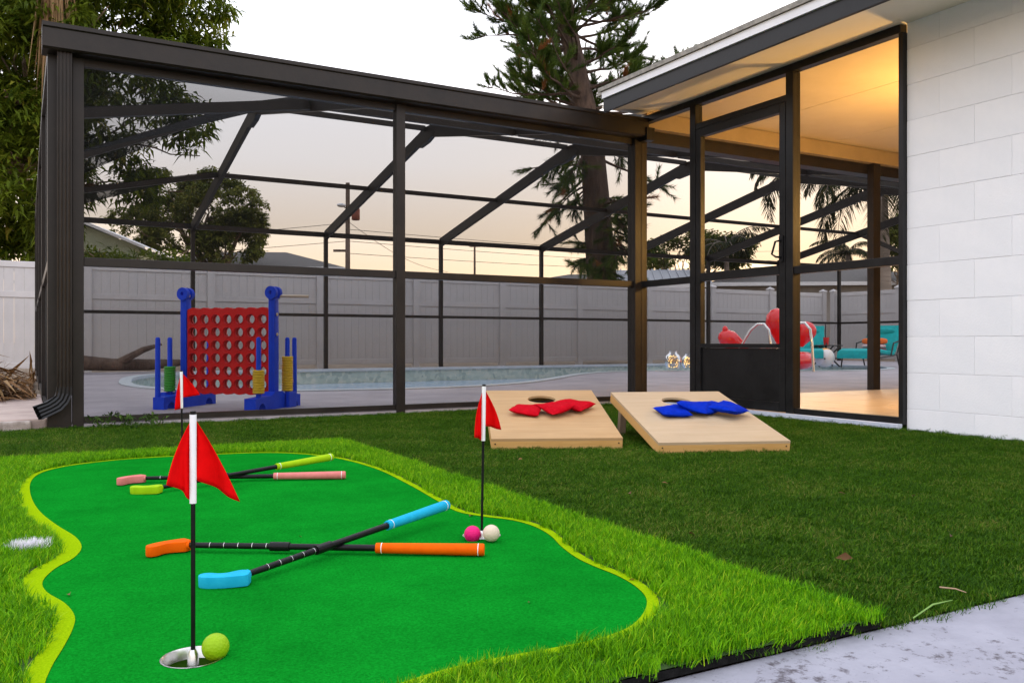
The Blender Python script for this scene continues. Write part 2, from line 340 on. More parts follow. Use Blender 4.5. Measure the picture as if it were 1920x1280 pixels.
def smooth_ring(pts, k=6):
    out = []; n = len(pts)
    for i in range(n):
        p0, p1, p2, p3 = [np.array(pts[(i + j) % n][:2], float) for j in (-1, 0, 1, 2)]
        for j in range(k):
            t = j / k
            out.append(.5 * ((2*p1) + (-p0+p2)*t + (2*p0-5*p1+4*p2-p3)*t*t + (-p0+3*p1-3*p2+p3)*t**3))
    return np.array(out)
def area2(r): x, y = r[:, 0], r[:, 1]; return np.sum(x*np.roll(y, -1) - np.roll(x, -1)*y)
def offset_ring(r, dist):
    if area2(r) < 0: r = r[::-1]
    t = np.roll(r, -1, 0) - np.roll(r, 1, 0); t /= np.linalg.norm(t, axis=1)[:, None]
    return r + np.stack([t[:, 1], -t[:, 0]], 1) * dist
def inside(pts, ring):
    x, y = pts[:, 0], pts[:, 1]; c = np.zeros(len(pts), bool); n = len(ring)
    for i in range(n):
        x1, y1 = ring[i][:2]; x2, y2 = ring[(i+1) % n][:2]
        if y1 == y2: continue
        c ^= ((y1 > y) != (y2 > y)) & (x < (x2-x1)*(y-y1)/(y2-y1) + x1)
    return c
def circle(c, r, n=32): return [(c[0] + r*math.cos(2*math.pi*i/n), c[1] + r*math.sin(2*math.pi*i/n)) for i in range(n)]

def npmesh(name, V, T, m, vals=None):
    """triangle mesh from arrays; vals = one random value per vertex, kept as the attribute v"""
    me = bpy.data.meshes.new(name); me.vertices.add(len(V)); me.vertices.foreach_set('co', np.ascontiguousarray(V, np.float32).ravel())
    nt_ = len(T); me.loops.add(nt_*3); me.loops.foreach_set('vertex_index', np.ascontiguousarray(T, np.int32).ravel())
    me.polygons.add(nt_); me.polygons.foreach_set('loop_start', np.arange(0, nt_*3, 3, dtype=np.int32)); me.polygons.foreach_set('loop_total', np.full(nt_, 3, np.int32))
    if vals is not None: me.attributes.new('v', 'FLOAT', 'POINT').data.foreach_set('value', np.ascontiguousarray(vals, np.float32))
    me.update(); me.validate(); me.materials.append(m); return me
def nrm(a): return a / np.maximum(np.linalg.norm(a, axis=-1, keepdims=True), 1e-9)
def leaves(pos, dirs, length, width, val=None, fold=0.25, droop=0.15):
    """folded pointed leaves: (N,3) bases and directions"""
    n = len(pos); d = nrm(dirs); up = np.tile([0, 0, 1.0], (n, 1)) + rng.normal(0, .35, (n, 3))
    s = nrm(np.cross(d, up)); u = np.cross(s, d); L = np.broadcast_to(length, n)[:, None]; Wd = np.broadcast_to(width, n)[:, None]
    mid = pos + d*L*.45
    V = np.stack([pos, mid - s*Wd/2 + u*Wd*fold, mid, mid + s*Wd/2 + u*Wd*fold, pos + d*L - np.array([0, 0, 1.0])*L*droop], 1).reshape(-1, 3)
    k = np.arange(n)[:, None, None]*5
    T = (np.array([[0,2,1],[0,3,2],[1,2,4],[2,3,4]])[None] + k).reshape(-1, 3)
    if val is None: val = rng.random(n)
    return V, T, np.repeat(val, 5)
def needles(pos, dirs, length, width, val=None):
    n = len(pos); d = nrm(dirs); s = nrm(np.cross(d, rng.normal(0, 1, (n, 3)))); L = np.broadcast_to(length, n)[:, None]; Wd = np.broadcast_to(width, n)[:, None]
    V = np.stack([pos - s*Wd/2, pos + s*Wd/2, pos + d*L], 1).reshape(-1, 3)
    T = (np.arange(n)[:, None]*3 + np.array([[0, 1, 2]])).reshape(-1, 3)
    if val is None: val = rng.random(n)
    return V, T, np.repeat(val, 3)
def joinm(parts):
    V = []; T = []; A = []; k = 0
    for v, t, a in parts: V.append(v); T.append(t + k); A.append(a); k += len(v)
    return np.concatenate(V), np.concatenate(T), np.concatenate(A)

# ---- fibre carpets: tufts set on points by one node group; the tufts live in the carpet's own mesh
def tuft(n, rad, h, w, lean, seed):
    r = np.random.default_rng(seed); a = r.random(n)*6.283; q = np.sqrt(r.random(n))*rad
    base = np.stack([np.cos(a)*q, np.sin(a)*q, np.zeros(n)], 1); hh = h*(.6 + .5*r.random(n)); th = r.random(n)*6.283; ln = lean*(.2 + r.random(n))
    d = np.stack([np.cos(th)*ln, np.sin(th)*ln, np.ones(n)], 1); s = np.stack([-np.sin(th + .6), np.cos(th + .6), np.zeros(n)], 1)*w/2
    m_ = base + d*np.array([.55, .55, .6])*hh[:, None]; tip = base + np.stack([d[:, 0]*1.5, d[:, 1]*1.5, np.ones(n)], 1)*hh[:, None]
    V = np.stack([base - s, base + s, m_ + s*.8, m_ - s*.8, tip], 1).reshape(-1, 3)
    T = (np.arange(n)[:, None, None]*5 + np.array([[0,1,2],[0,2,3],[3,2,4]])[None]).reshape(-1, 3)
    return V, T, np.repeat(r.random(n), 5)
def carpet_group():
    g = bpy.data.node_groups.new('tufts on points', 'GeometryNodeTree')
    g.interface.new_socket('Geometry', in_out='INPUT', socket_type='NodeSocketGeometry'); g.interface.new_socket('Geometry', in_out='OUTPUT', socket_type='NodeSocketGeometry')
    N = g.nodes; gi = N.new('NodeGroupInput'); go = N.new('NodeGroupOutput')
    def attr(name, typ):
        a = N.new('GeometryNodeInputNamedAttribute'); a.data_type = typ; a.inputs['Name'].default_value = name; return a.outputs['Attribute']
    kind = attr('part', 'INT'); jn = N.new('GeometryNodeJoinGeometry'); pts = None
    for k in range(4):
        c = N.new('FunctionNodeCompare'); c.data_type = 'INT'; c.operation = 'EQUAL'
        ins = [i for i in c.inputs if i.enabled and i.type == 'INT']; g.links.new(kind, ins[0]); ins[1].default_value = k
        s = N.new('GeometryNodeSeparateGeometry'); s.domain = 'POINT'; g.links.new(gi.outputs[0], s.inputs[0]); g.links.new(c.outputs[0], s.inputs['Selection'])
        if k == 0: pts = s.outputs[0]
        else:
            ti = N.new('GeometryNodeGeometryToInstance'); g.links.new(s.outputs[0], ti.inputs[0]); g.links.new(ti.outputs[0], jn.inputs[0])
    ip = N.new('GeometryNodeInstanceOnPoints'); g.links.new(pts, ip.inputs['Points']); g.links.new(jn.outputs[0], ip.inputs['Instance'])
    ip.inputs['Pick Instance'].default_value = True; g.links.new(attr('pick', 'INT'), ip.inputs['Instance Index'])
    g.links.new(attr('rot', 'FLOAT_VECTOR'), ip.inputs['Rotation']); g.links.new(attr('size', 'FLOAT_VECTOR'), ip.inputs['Scale'])
    g.links.new(ip.outputs[0], go.inputs[0]); return g
CARPET = carpet_group()
def carpet(name, P, tufts, m, parent=None, world=False, size=(.75, 1.25), tilt=.12):
    V, T, A = joinm(tufts); n = len(P); nv = len(V)
    me = npmesh(name, np.concatenate([V, P]), T, m, np.concatenate([A, np.zeros(n)]))
    part = np.concatenate([np.repeat(np.arange(1, len(tufts)+1), [len(t[0]) for t in tufts]), np.zeros(n)]).astype(np.int32)
    me.attributes.new('part', 'INT', 'POINT').data.foreach_set('value', part)
    pk = np.concatenate([np.zeros(nv), rng.integers(0, 3, n)]).astype(np.int32); me.attributes.new('pick', 'INT', 'POINT').data.foreach_set('value', pk)
    rot = np.zeros((nv + n, 3), np.float32); rot[nv:, :2] = rng.normal(0, tilt, (n, 2)); rot[nv:, 2] = rng.random(n)*6.283
    me.attributes.new('rot', 'FLOAT_VECTOR', 'POINT').data.foreach_set('vector', rot.ravel())
    sz = np.ones((nv + n, 3), np.float32); sz[nv:] = (size[0] + (size[1]-size[0])*rng.random(n))[:, None]
    me.attributes.new('size', 'FLOAT_VECTOR', 'POINT').data.foreach_set('vector', sz.ravel())
    o = link(name, me, parent, world=world); md = o.modifiers.new('tufts', 'NODES'); md.node_group = CARPET
    o['kind'] = 'stuff'; return o

# ================================================================== THE SETTING
Y0, YF, XL, XR, XH = 5.54, 14.40, 0.125, 17.40, 4.33      # cage front, cage far side, cage left, cage right, house wall
YB = 3.12                                                # end of the block wall

# concrete slab in front, its far edge runs along the golf mat
e1 = np.array([-.876, -.482]); e2 = np.array([-.482, .876])           # mat axes (lat, d): across, along
def LD(p): v = W(p[0], p[1]); return (v.x, v.y)
SL0 = np.array([.667, 1.515])
s_a = LD(SL0 - e1*4.2); s_b = LD(SL0 + e1*6.0)
lawn_ring = [s_a, (XH - .02, s_a[1]) if s_a[0] < XH else (XH - .02, s_a[1]), (XH - .02, Y0 - .02), (-6.5, Y0 - .02), (-6.5, s_b[1]), s_b]
# slab edge clipped at the house wall
ta = (XH - .02 - LD(SL0)[0]) / (LD(SL0 - e1)[0] - LD(SL0)[0]); s_a = LD(SL0 - e1*ta)
lawn_ring = [s_a, (XH - .02, Y0 - .02), (-6.5, Y0 - .02), (-6.5, s_b[1]), s_b]
flat('lawn', [lawn_ring], 0.0, TURFBASE, kind='structure')
near = [s_a, s_b, (s_b[0], -5), (XH - .02, -5)]
sb = MB(); sb.prism(near, -.12, -.004); o = sb.build('patio_slab', CONC); o['kind'] = 'structure'

# ---- pool deck with the pool opening
pool_pts = [(1.0, 10.6), (1.1, 9.3), (1.6, 8.45), (2.6, 8.0), (3.8, 7.95), (4.8, 8.35), (5.8, 9.2), (6.8, 10.15), (7.8, 10.75), (8.7, 10.7), (9.6, 10.15),
            (10.6, 9.5), (11.8, 9.3), (13.0, 9.7), (13.8, 10.8), (13.9, 12.2), (13.2, 13.4), (11.5, 13.9), (8, 13.95), (4.5, 13.95), (2.6, 13.8), (1.4, 12.7)]
pool_ring = smooth_ring(pool_pts, 5)
DZ = 0.03
flat('ground', [[(-400, -400), (400, -400), (400, 400), (-400, 400)], [tuple(p) for p in pool_ring]], -.06, SOIL, kind='structure')
deck_ring = [(.12, Y0 - .03), (XH - .06, Y0 - .03), (XH - .06, YB + .004), (XR + .1, YB + .004), (XR + .1, YF + .12), (.12, YF + .12)]
flat('pool_deck', [deck_ring, [tuple(p) for p in pool_ring]], DZ, DECK, kind='structure')
de = MB(); de.box(.115, XH - .055, Y0 - .028, Y0 - .0, -.05, DZ - .004); o = de.build('deck_edge', DECK); o['kind'] = 'structure'
# lanai floor: warm tiles inside
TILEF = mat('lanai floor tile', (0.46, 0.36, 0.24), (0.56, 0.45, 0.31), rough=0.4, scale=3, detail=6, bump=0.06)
fl = link('lanai_floor', None); fl['kind'] = 'structure'
tl = MB(); tl.box(0.003, .447, .003, .447, 0, .006); tme = tl.mesh('floor_tile', TILEF, bevel=.002)
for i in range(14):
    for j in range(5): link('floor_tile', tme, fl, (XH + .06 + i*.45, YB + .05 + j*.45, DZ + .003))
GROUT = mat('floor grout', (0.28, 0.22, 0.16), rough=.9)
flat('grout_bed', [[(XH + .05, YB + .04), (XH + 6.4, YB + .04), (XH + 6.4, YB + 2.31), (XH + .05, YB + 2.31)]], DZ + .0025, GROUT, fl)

pool = thing('swimming_pool', 'kidney shaped in-ground swimming pool with pale green tiled rim inside the screen enclosure', 'pool', (7, 11, 0))
strip('tile_band', pool_ring, -.27, DZ - .004, TILE, pool, True)
cop_o = offset_ring(pool_ring, .10); cop_i = offset_ring(pool_ring, -.03)
cb = MB(); n = len(pool_ring); cr0 = cop_o if area2(pool_ring) > 0 else cop_o
cb.add([(p[0], p[1], DZ + .002) for p in cop_o] + [(p[0], p[1], DZ + .012) for p in cop_o] + [(p[0], p[1], DZ + .012) for p in cop_i] + [(p[0], p[1], DZ - .03) for p in cop_i],
       [(k*n+i, k*n+(i+1) % n, ((k+1) % 4)*n+(i+1) % n, ((k+1) % 4)*n+i) for k in range(4) for i in range(n)])
cb.build('coping', COPING, pool, world=True, smooth=True)
strip('basin_wall', pool_ring, -1.4, -.274, POOLSH, pool, True)
flat('basin_floor', [[tuple(p) for p in pool_ring]], -1.4, POOLSH, pool, True)
flat('pool_water', [[tuple(p) for p in offset_ring(pool_ring, -.006)]], -.20, WATER, kind='structure')

# ================================================================== HOUSE
house = thing('house', 'white painted block house with lanai roof and cream soffit beside the screen door', 'house', (XH, YB, 0))
wall = MB().box(XH + .006, XH + .2, -1.5, YB, -.1, 2.9).build('wall', MORTAR, house, world=True)
bl = MB(); bl.box(-.003, .01, .0005, .3955, .0018, .2012); bme = bl.mesh('block', WHITEBLK, bevel=.0012)
blh = MB(); blh.box(-.003, .01, .0005, .1975, .0018, .2012); bmeh = blh.mesh('block', WHITEBLK, bevel=.0012)
for k in range(-1, 14):
    z = .12 + .203*k; y = YB; half = (k % 2 == 0)
    if half: link('block', bmeh, wall, (XH + .006, y - .198, z), world=True); y -= .198
    while y > -1.3: y -= .396; link('block', bme, wall, (XH + .006 - random.random()*.0015, y, z), world=True)
# lanai: house wall behind, ceiling with panel joints, outer beam and posts
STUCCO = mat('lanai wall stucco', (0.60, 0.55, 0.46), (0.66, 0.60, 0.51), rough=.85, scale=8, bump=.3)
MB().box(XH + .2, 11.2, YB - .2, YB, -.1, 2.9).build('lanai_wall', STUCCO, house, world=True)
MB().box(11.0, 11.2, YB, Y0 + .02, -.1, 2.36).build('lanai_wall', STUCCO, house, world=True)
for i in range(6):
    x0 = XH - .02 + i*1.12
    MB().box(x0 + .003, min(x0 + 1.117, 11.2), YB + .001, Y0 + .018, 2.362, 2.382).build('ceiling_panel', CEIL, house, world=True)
LBEAM = mat('tan lanai beam', (0.32, 0.25, 0.16), (0.38, 0.30, 0.20), rough=.5, scale=4)
MB().box(XH + .03, 11.2, Y0 - .05, Y0 + .02, 2.225, 2.355).build('lanai_beam', LBEAM, house, world=True)
MB().box(XH + .032, 11.2, Y0 + .034, Y0 + .16, 2.13, 2.30).build('lanai_gutter', BRONZE, house, world=True)
for x in (7.18, 10.0): MB().box(x - .05, x + .05, Y0 - .045, Y0 + .03, DZ, 2.224).build('lanai_post', BRONZE, house, world=True, bevel=.004)
# eave: soffit, black fascia, white drip edge, roof
XE = 3.75; YE0, YE1 = 5.22, -1.5
def eave(name, m, prof, y0=YE0, y1=YE1):
    b = MB(); n = len(prof); b.add([(x, y0, z) for x, z in prof] + [(x, y1, z) for x, z in prof], [tuple(range(n)), tuple(range(2*n-1, n-1, -1))] + [(i, (i+1) % n, n+(i+1) % n, n+i) for i in range(n)])
    return b.build(name, m, house, world=True)
eave('soffit', SOFFIT, [(XE + .012, 2.235), (XH + .19, 2.318), (XH + .19, 2.335), (XE + .012, 2.252)])
eave('fascia', BLACKAL, [(XE - .014, 2.205), (XE + .010, 2.205), (XE + .010, 2.30), (XE - .014, 2.30)])
eave('drip_edge', WHITEPT, [(XE - .030, 2.302), (XE + .03, 2.302), (XE + .03, 2.352), (XE - .030, 2.352)])
eave('soffit_end', SOFFIT, [(XE + .012, 2.254), (XH + .1, 2.337), (XH + .1, 2.50), (XE + .012, 2.37)], YE0, YE0 - .02)
eave('roof', ROOFMT, [(XE - .045, 2.354), (9.5, 3.50), (9.5, 3.53), (XE - .045, 2.384)], YE0 + .03)
MB().box(3.96, XH + .02, YE0 - .06, Y0 + .012, 2.340, 2.360).build('soffit_return', SOFFIT, house, world=True)
MB().box(3.80, XH - .001, YE0 - .3, 5.385, 2.372, 2.40).build('roof_deck', ROOFMT, house, world=True)
# lamp on the lanai's house wall, round the corner of the block wall
lampo = thing('wall_lantern', 'warm lit wall lamp inside the lanai behind the white block corner', 'lamp', (5.75, YB, 1.55))
MB().box(-.06, .06, .0, .02, -.1, .1).build('back_plate', BLACKAL, lampo, bevel=.004)
MB().tube([(0, .02, .06), (0, .09, .10), (0, .12, .06)], .008).build('arm', BLACKAL, lampo)
EM = emit('warm lamp glass', (1.0, .62, .22), 14.0)
MB().lathe([(.0, -.09), (.05, -.085), (.06, .02), (.045, .06), (0, .062)], 16, (0, .12, 0)).build('lamp_glass', EM, lampo, smooth=True)
pl = bpy.data.lights.new('lamp_light', 'POINT'); pl.energy = 58; pl.color = (1.0, .56, .16); pl.shadow_soft_size = .08
plo = bpy.data.objects.new('lamp_light', pl); COL.objects.link(plo); plo.location = (5.75, YB + .45, 1.50)

# ================================================================== POOL CAGE
cage = thing('pool_enclosure', 'dark bronze aluminium pool screen enclosure with mesh panels and hipped roof', 'enclosure', (.2, Y0, 0))
def cb_(name, m=BRONZE, **k): return lambda b: b.build(name, m, cage, world=True, **k)
ZG, ZE, ZR, YR = 2.20, 2.35, 3.28, 10.12                  # gutter, eave, ridge heights; ridge line
XB = [2.30 + 2.17*i for i in range(7)]; XB[-1] = 15.32
def roofz(y):
    return ZG + (ZR - ZG)*(y - Y0)/(YR - Y0) if y < YR else ZR + (ZE - ZR)*(y - YR)/(YF - YR)
ys = [Y0, 7.8, YR, 12.2, YF]
# front wall
MB().box(.225, .285, Y0 - .03, Y0 + .03, 0, 2.13).build('post', BRONZE, cage, world=True, bevel=.003)
MB().box(.100, .222, Y0 - .030, Y0 + .045, 0, 2.15).build('post', BRONZE, cage, world=True, bevel=.003)
MB().box(2.205, 2.270, Y0 - .035, Y0 + .035, 0, 2.13).build('post', BRONZE, cage, world=True, bevel=.003)
MB().box(XH - .09, XH - .03, Y0 - .05, Y0 + .05, 0, 2.16).build('post', BRONZE, cage, world=True, bevel=.003)
MB().box(XH - .029, XH + .03, Y0 - .05, Y0 + .02, 0, 2.22).build('post', BRONZE, cage, world=True, bevel=.003)
for x0, x1 in ((.286, 2.204), (2.271, XH - .091)):
    MB().box(x0, x1, Y0 - .025, Y0 + .025, .935, .985).build('chair_rail', BRONZE, cage, world=True, bevel=.003)
    MB().box(x0, x1, Y0 - .02, Y0 + .02, DZ, .065).build('sill_rail', BRONZE, cage, world=True)
    MB().box(x0, x1, Y0 - .02, Y0 + .02, 2.085, 2.13).build('header_rail', BRONZE, cage, world=True)
    MB().box(x0, x1, Y0 - .003, Y0 - .001, .066, .934).build('screen_panel', SCREEN, cage, world=True)
    MB().box(x0, x1, Y0 - .003, Y0 - .001, .986, 2.084).build('screen_panel', SCREEN, cage, world=True)
# gutter: extruded profile with a rolled lip
gp = [(Y0 + .03, 2.135), (Y0 - .12, 2.135), (Y0 - .135, 2.15), (Y0 - .135, 2.285), (Y0 - .145, 2.295), (Y0 - .145, 2.325), (Y0 - .125, 2.325), (Y0 - .115, 2.30), (Y0 - .115, 2.165), (Y0 + .015, 2.165), (Y0 + .015, 2.33), (Y0 + .03, 2.33)]
b = MB(); n = len(gp); X0g, X1g = .075, XH - .02; gp = [(y, 2.128 + (z - 2.135)*.76) for y, z in gp]
b.add([(X0g, y, z) for y, z in gp] + [(X1g, y, z) for y, z in gp], [(i, (i+1) % n, n+(i+1) % n, n+i) for i in range(n)])
gut = b.build('gutter', BRONZE, cage, world=True)
gc = MB(); gc.add([(X0g - .003, y, z) for y, z in ((Y0+.03, 2.128), (Y0-.135, 2.128), (Y0-.145, 2.2725), (Y0+.03, 2.276))] + [(X0g, y, z) for y, z in ((Y0+.03, 2.128), (Y0-.135, 2.128), (Y0-.145, 2.2725), (Y0+.03, 2.276))],
               [(0,1,2,3), (7,6,5,4), (0,4,5,1), (1,5,6,2), (2,6,7,3), (3,7,4,0)])
gc.build('gutter_cap', BRONZE, cage, world=True)
MB().box(XH - .05, XH + .028, Y0 - .15, Y0 - .06, 2.10, 2.20).build('gutter_bracket', BLACKAL, cage, world=True)
# downspout: fluted tube and a ribbed elbow
def flute(wd, dp, k=4, e=.006):
    pts = []
    for (ax, ay, bx, by, nx, ny) in ((-wd/2, -dp/2, wd/2, -dp/2, 0, -1), (wd/2, -dp/2, wd/2, dp/2, 1, 0), (wd/2, dp/2, -wd/2, dp/2, 0, 1), (-wd/2, dp/2, -wd/2, -dp/2, -1, 0)):
        for i in range(k*2):
            t = i/(k*2); o_ = e if i % 2 else 0; pts.append((ax + (bx-ax)*t - nx*o_, ay + (by-ay)*t - ny*o_))
    return pts
b = MB(); b.prism([(x + .184, y + Y0 - .072) for x, y in flute(.074, .070)], .235, 2.13); b.build('downspout', BRONZE, cage, world=True)
b = MB(); path = [(.184, Y0 - .072, .245), (.181, Y0 - .073, .205), (.166, Y0 - .078, .17), (.138, Y0 - .088, .145), (.102, Y0 - .10, .126), (.05, Y0 - .118, .105)]
prof = flute(.078, .072, 4, .005); n = len(prof); vs = []
for i, p in enumerate(path):
    t = (Vector(path[min(i+1, 5)]) - Vector(path[max(i-1, 0)])).normalized(); sx = t.cross(Vector((0, 1, 0))).normalized(); sy = sx.cross(t).normalized()
    for x, y in prof: vs.append(Vector(p) + sx*x*(1.06 if i % 2 else .98) + sy*y)
b.add(vs, [(i*n+k, i*n+(k+1) % n, (i+1)*n+(k+1) % n, (i+1)*n+k) for i in range(5) for k in range(n)]); b.build('downspout_elbow', BLACKAL, cage, world=True)
# left wall
for i, y in enumerate(ys[1:]): MB().box(XL - .025, XL + .025, y - .03, y + .03, 0, ZE - .02).build('post', BRONZE, cage, world=True)
for i in range(4):
    a, c = ys[i], ys[i+1]; za = ZG - .02 if i == 0 else ZE; 
    y_a = a + (.046 if i == 0 else .031); y_c = c - .031
    MB().bar((XL, y_a, za - .03), (XL, y_c, ZE - .03), .05, .06).build('eave_beam', BRONZE, cage, world=True)
    MB().box(XL - .02, XL + .02, y_a, y_c, .935, .985).build('chair_rail', BRONZE, cage, world=True)
    MB().box(XL - .02, XL + .02, y_a, y_c, DZ, .07).build('sill_rail', BRONZE, cage, world=True)
    MB().add([(XL, y_a, .071), (XL, y_c, .071), (XL, y_c, .934), (XL, y_a, .934)], [(0,1,2,3)]).build('screen_panel', SCREEN, cage, world=True)
    MB().add([(XL, y_a, .986), (XL, y_c, .986), (XL, y_c, ZE - .062), (XL, y_a, za - .062)], [(0,1,2,3)]).build('screen_panel', SCREEN, cage, world=True)
# far wall, right wall
xs = [XL] + XB + [XR]
for x in XB + [XR]: MB().box(x - .03, x + .03, YF - .035, YF + .035, DZ, ZE - .02).build('post', BRONZE, cage, world=True)
for i in range(len(xs) - 1):
    x0, x1 = xs[i] + .031, xs[i+1] - .031
    MB().box(x0, x1, YF - .03, YF + .03, ZE - .06, ZE + .02).build('eave_beam', BRONZE, cage, world=True)
    MB().box(x0, x1, YF - .022, YF + .022, .925, .975).build('chair_rail', BRONZE, cage, world=True)
    MB().add([(x0, YF, DZ), (x1, YF, DZ), (x1, YF, .924), (x0, YF, .924)], [(0,1,2,3)]).build('screen_panel', SCREEN, cage, world=True)
    MB().add([(x0, YF, .976), (x1, YF, .976), (x1, YF, ZE - .061), (x0, YF, ZE - .061)], [(0,1,2,3)]).build('screen_panel', SCREEN, cage, world=True)
yr = [YF, 12.2, YR, 7.8, Y0 + .03]
for i in range(4):
    a, c = yr[i] - .03, yr[i+1] + .03
    MB().box(XR - .03, XR + .03, yr[i+1] - .03, yr[i+1] + .03, DZ, ZE - .02).build('post', BRONZE, cage, world=True)
    MB().box(XR - .03, XR + .03, c, a, ZE - .06, ZE + .02).build('eave_beam', BRONZE, cage, world=True)
    MB().box(XR - .022, XR + .022, c, a, .925, .975).build('chair_rail', BRONZE, cage, world=True)
    MB().add([(XR, a, DZ), (XR, c, DZ), (XR, c, .924), (XR, a, .924)], [(0,1,2,3)]).build('screen_panel', SCREEN, cage, world=True)
    MB().add([(XR, a, .976), (XR, c, .976), (XR, c, ZE - .061), (XR, a, ZE - .061)], [(0,1,2,3)]).build('screen_panel', SCREEN, cage, world=True)
# roof beams: up from the far eave to the ridge, down to the front gutter; gusset at the knee
BH = .15
for x in XB:
    MB().bar((x, YF, ZE - .03), (x, YR + .12, ZR - .03 - .1), .05, BH).build('roof_beam', BRONZE, cage, world=True)
    MB().bar((x, YR - .12, ZR - .105), (x, Y0 + .04, ZG + .02 if x < XH else ZG + .10), .05, BH).build('roof_beam', BRONZE, cage, world=True)
    b = MB(); g = [(YR + .36, ZR - .20), (YR + .10, ZR - .03), (YR - .14, ZR - .04), (YR - .30, ZR - .16), (YR - .05, ZR - .235), (YR + .20, ZR - .26)]
    b.add([(x - .03, y, z) for y, z in g] + [(x + .03, y, z) for y, z in g], [tuple(range(6)), tuple(range(11, 5, -1))] + [(i, (i+1) % 6, 6+(i+1) % 6, 6+i) for i in range(6)])
    b.build('knee_gusset', BRONZE, cage, world=True)
for y in (12.2, YR, 7.8):
    z = roofz(y) - .05; h = .06
    for i in range(len(XB) - 1): MB().box(XB[i] + .031, XB[i+1] - .031, y - .025, y + .025, z - h/2, z + h/2).build('purlin', BRONZE, cage, world=True)
    MB().bar((XL + .03, y, ZE - .03), (XB[0] - .031, y, z), .05, .09 if y != 12.2 else .07).build('purlin', BRONZE, cage, world=True)
    MB().bar((XR - .03, y, ZE - .03), (XB[-1] + .031, y, z), .05, .08).build('purlin', BRONZE, cage, world=True)
def quad(a, b_, c, d): MB().add([a, b_, c, d], [(0, 1, 2), (0, 2, 3)]).build('roof_screen', SCREEN, cage, world=True)
for i in range(len(XB) - 1):
    for (ya, yb) in ((YF, 12.2), (12.2, YR), (YR, 7.8), (7.8, Y0 + .04)):
        quad((XB[i], ya, roofz(ya) + .01), (XB[i+1], ya, roofz(ya) + .01), (XB[i+1], yb, roofz(yb) + .01), (XB[i], yb, roofz(yb) + .01))
for (xa, xb_) in ((XL, XB[0]), (XR, XB[-1])):
    for (ya, yb) in ((YF, 12.2), (12.2, YR), (YR, 7.8), (7.8, Y0 + .04)):
        quad((xa, ya, ZE + .005), (xb_, ya, roofz(ya) + .01), (xb_, yb, roofz(yb) + .01), (xa, yb, (ZE if yb > 6 else ZG) + .005))
# house side: door wall
YJ0, YJ1 = 4.874, 3.947
MB().box(XH - .03, XH + .03, Y0 - .051, YB + .02, 2.245, 2.30).build('header_rail', BLACKAL, cage, world=True)
for y in (YJ0, YJ1): MB().box(XH - .035, XH + .035, y - .03, y + .03, DZ, 2.244).build('post', BLACKAL, cage, world=True, bevel=.003)
MB().box(XH - .03, XH + .03, YB + .002, YB + .03, DZ, 2.244).build('post', BLACKAL, cage, world=True)
for a, c in ((Y0 - .052, YJ0 + .031), (YJ1 - .031, YB + .031)):
    MB().box(XH - .025, XH + .025, c, a, .935, .985).build('chair_rail', BLACKAL, cage, world=True, bevel=.003)
    MB().box(XH - .025, XH + .025, c, a, DZ + .002, .07).build('sill_rail', BLACKAL, cage, world=True)
    MB().add([(XH, c, .071), (XH, a, .071), (XH, a, .934), (XH, c, .934)], [(0,1,2,3)]).build('screen_panel', SCREEN, cage, world=True)
    MB().add([(XH, c, .986), (XH, a, .986), (XH, a, 2.244), (XH, c, 2.244)], [(0,1,2,3)]).build('screen_panel', SCREEN, cage, world=True)
MB().box(XH - .03, XH + .03, YJ1 + .031, YJ0 - .031, 2.065, 2.105).build('door_header', BLACKAL, cage, world=True)
MB().add([(XH, YJ1 + .031, 2.106), (XH, YJ0 - .031, 2.106), (XH, YJ0 - .031, 2.244), (XH, YJ1 + .031, 2.244)], [(0,1,2,3)]).build('screen_panel', SCREEN, cage, world=True)
door = link('door', None, cage, (XH - .012, YJ0, 0), world=True)
PMd = Matrix.Translation((XH - .012, YJ0, 0)); PM[door.name] = PMd
def dpart(name, m, y0, y1, z0, z1, t=.022, **k): return MB().box(XH - .012 - t, XH - .012 + t, y0, y1, z0, z1).build(name, m, door, world=True, **k)
ya, yb = YJ1 + .036, YJ0 - .036
dpart('door_stile', BLACKAL, ya, ya + .05, .04, 2.06, bevel=.003); dpart('door_stile', BLACKAL, yb - .05, yb, .04, 2.06, bevel=.003)
dpart('door_rail', BLACKAL, ya + .051, yb - .051, 2.00, 2.06); dpart('door_rail', BLACKAL, ya + .051, yb - .051, .94, 1.00); dpart('door_rail', BLACKAL, ya + .051, yb - .051, .04, .10)
dpart('door_rail', BLACKAL, ya + .051, yb - .051, .455, .485)
dpart('kick_plate', BLACKAL, ya + .051, yb - .051, .101, .454, .008)
for z0, z1 in ((.486, .939), (1.001, 1.999)):
    MB().add([(XH - .012, ya + .051, z0), (XH - .012, yb - .051, z0), (XH - .012, yb - .051, z1), (XH - .012, ya + .051, z1)], [(0,1,2,3)]).build('screen_panel', SCREEN, door, world=True)
b = MB(); b.box(XH - .046, XH - .035, ya + .008, ya + .042, 1.02, 1.19); b.tube([(XH - .046, ya + .025, 1.05), (XH - .085, ya + .03, 1.05), (XH - .09, ya + .06, 1.07), (XH - .085, ya + .035, 1.15), (XH - .046, ya + .025, 1.16)], .007); b.build('handle', BLACKAL, door, world=True)
SILLP = mat('painted slab edge', (0.50, 0.54, 0.66), (0.62, 0.65, 0.74), rough=.8, scale=10, bump=.3)
MB().box(XH - .075, XH - .036, YB + .0, Y0 - .16, -.02, .035).build('sill_strip', SILLP, house, world=True, bevel=.004)

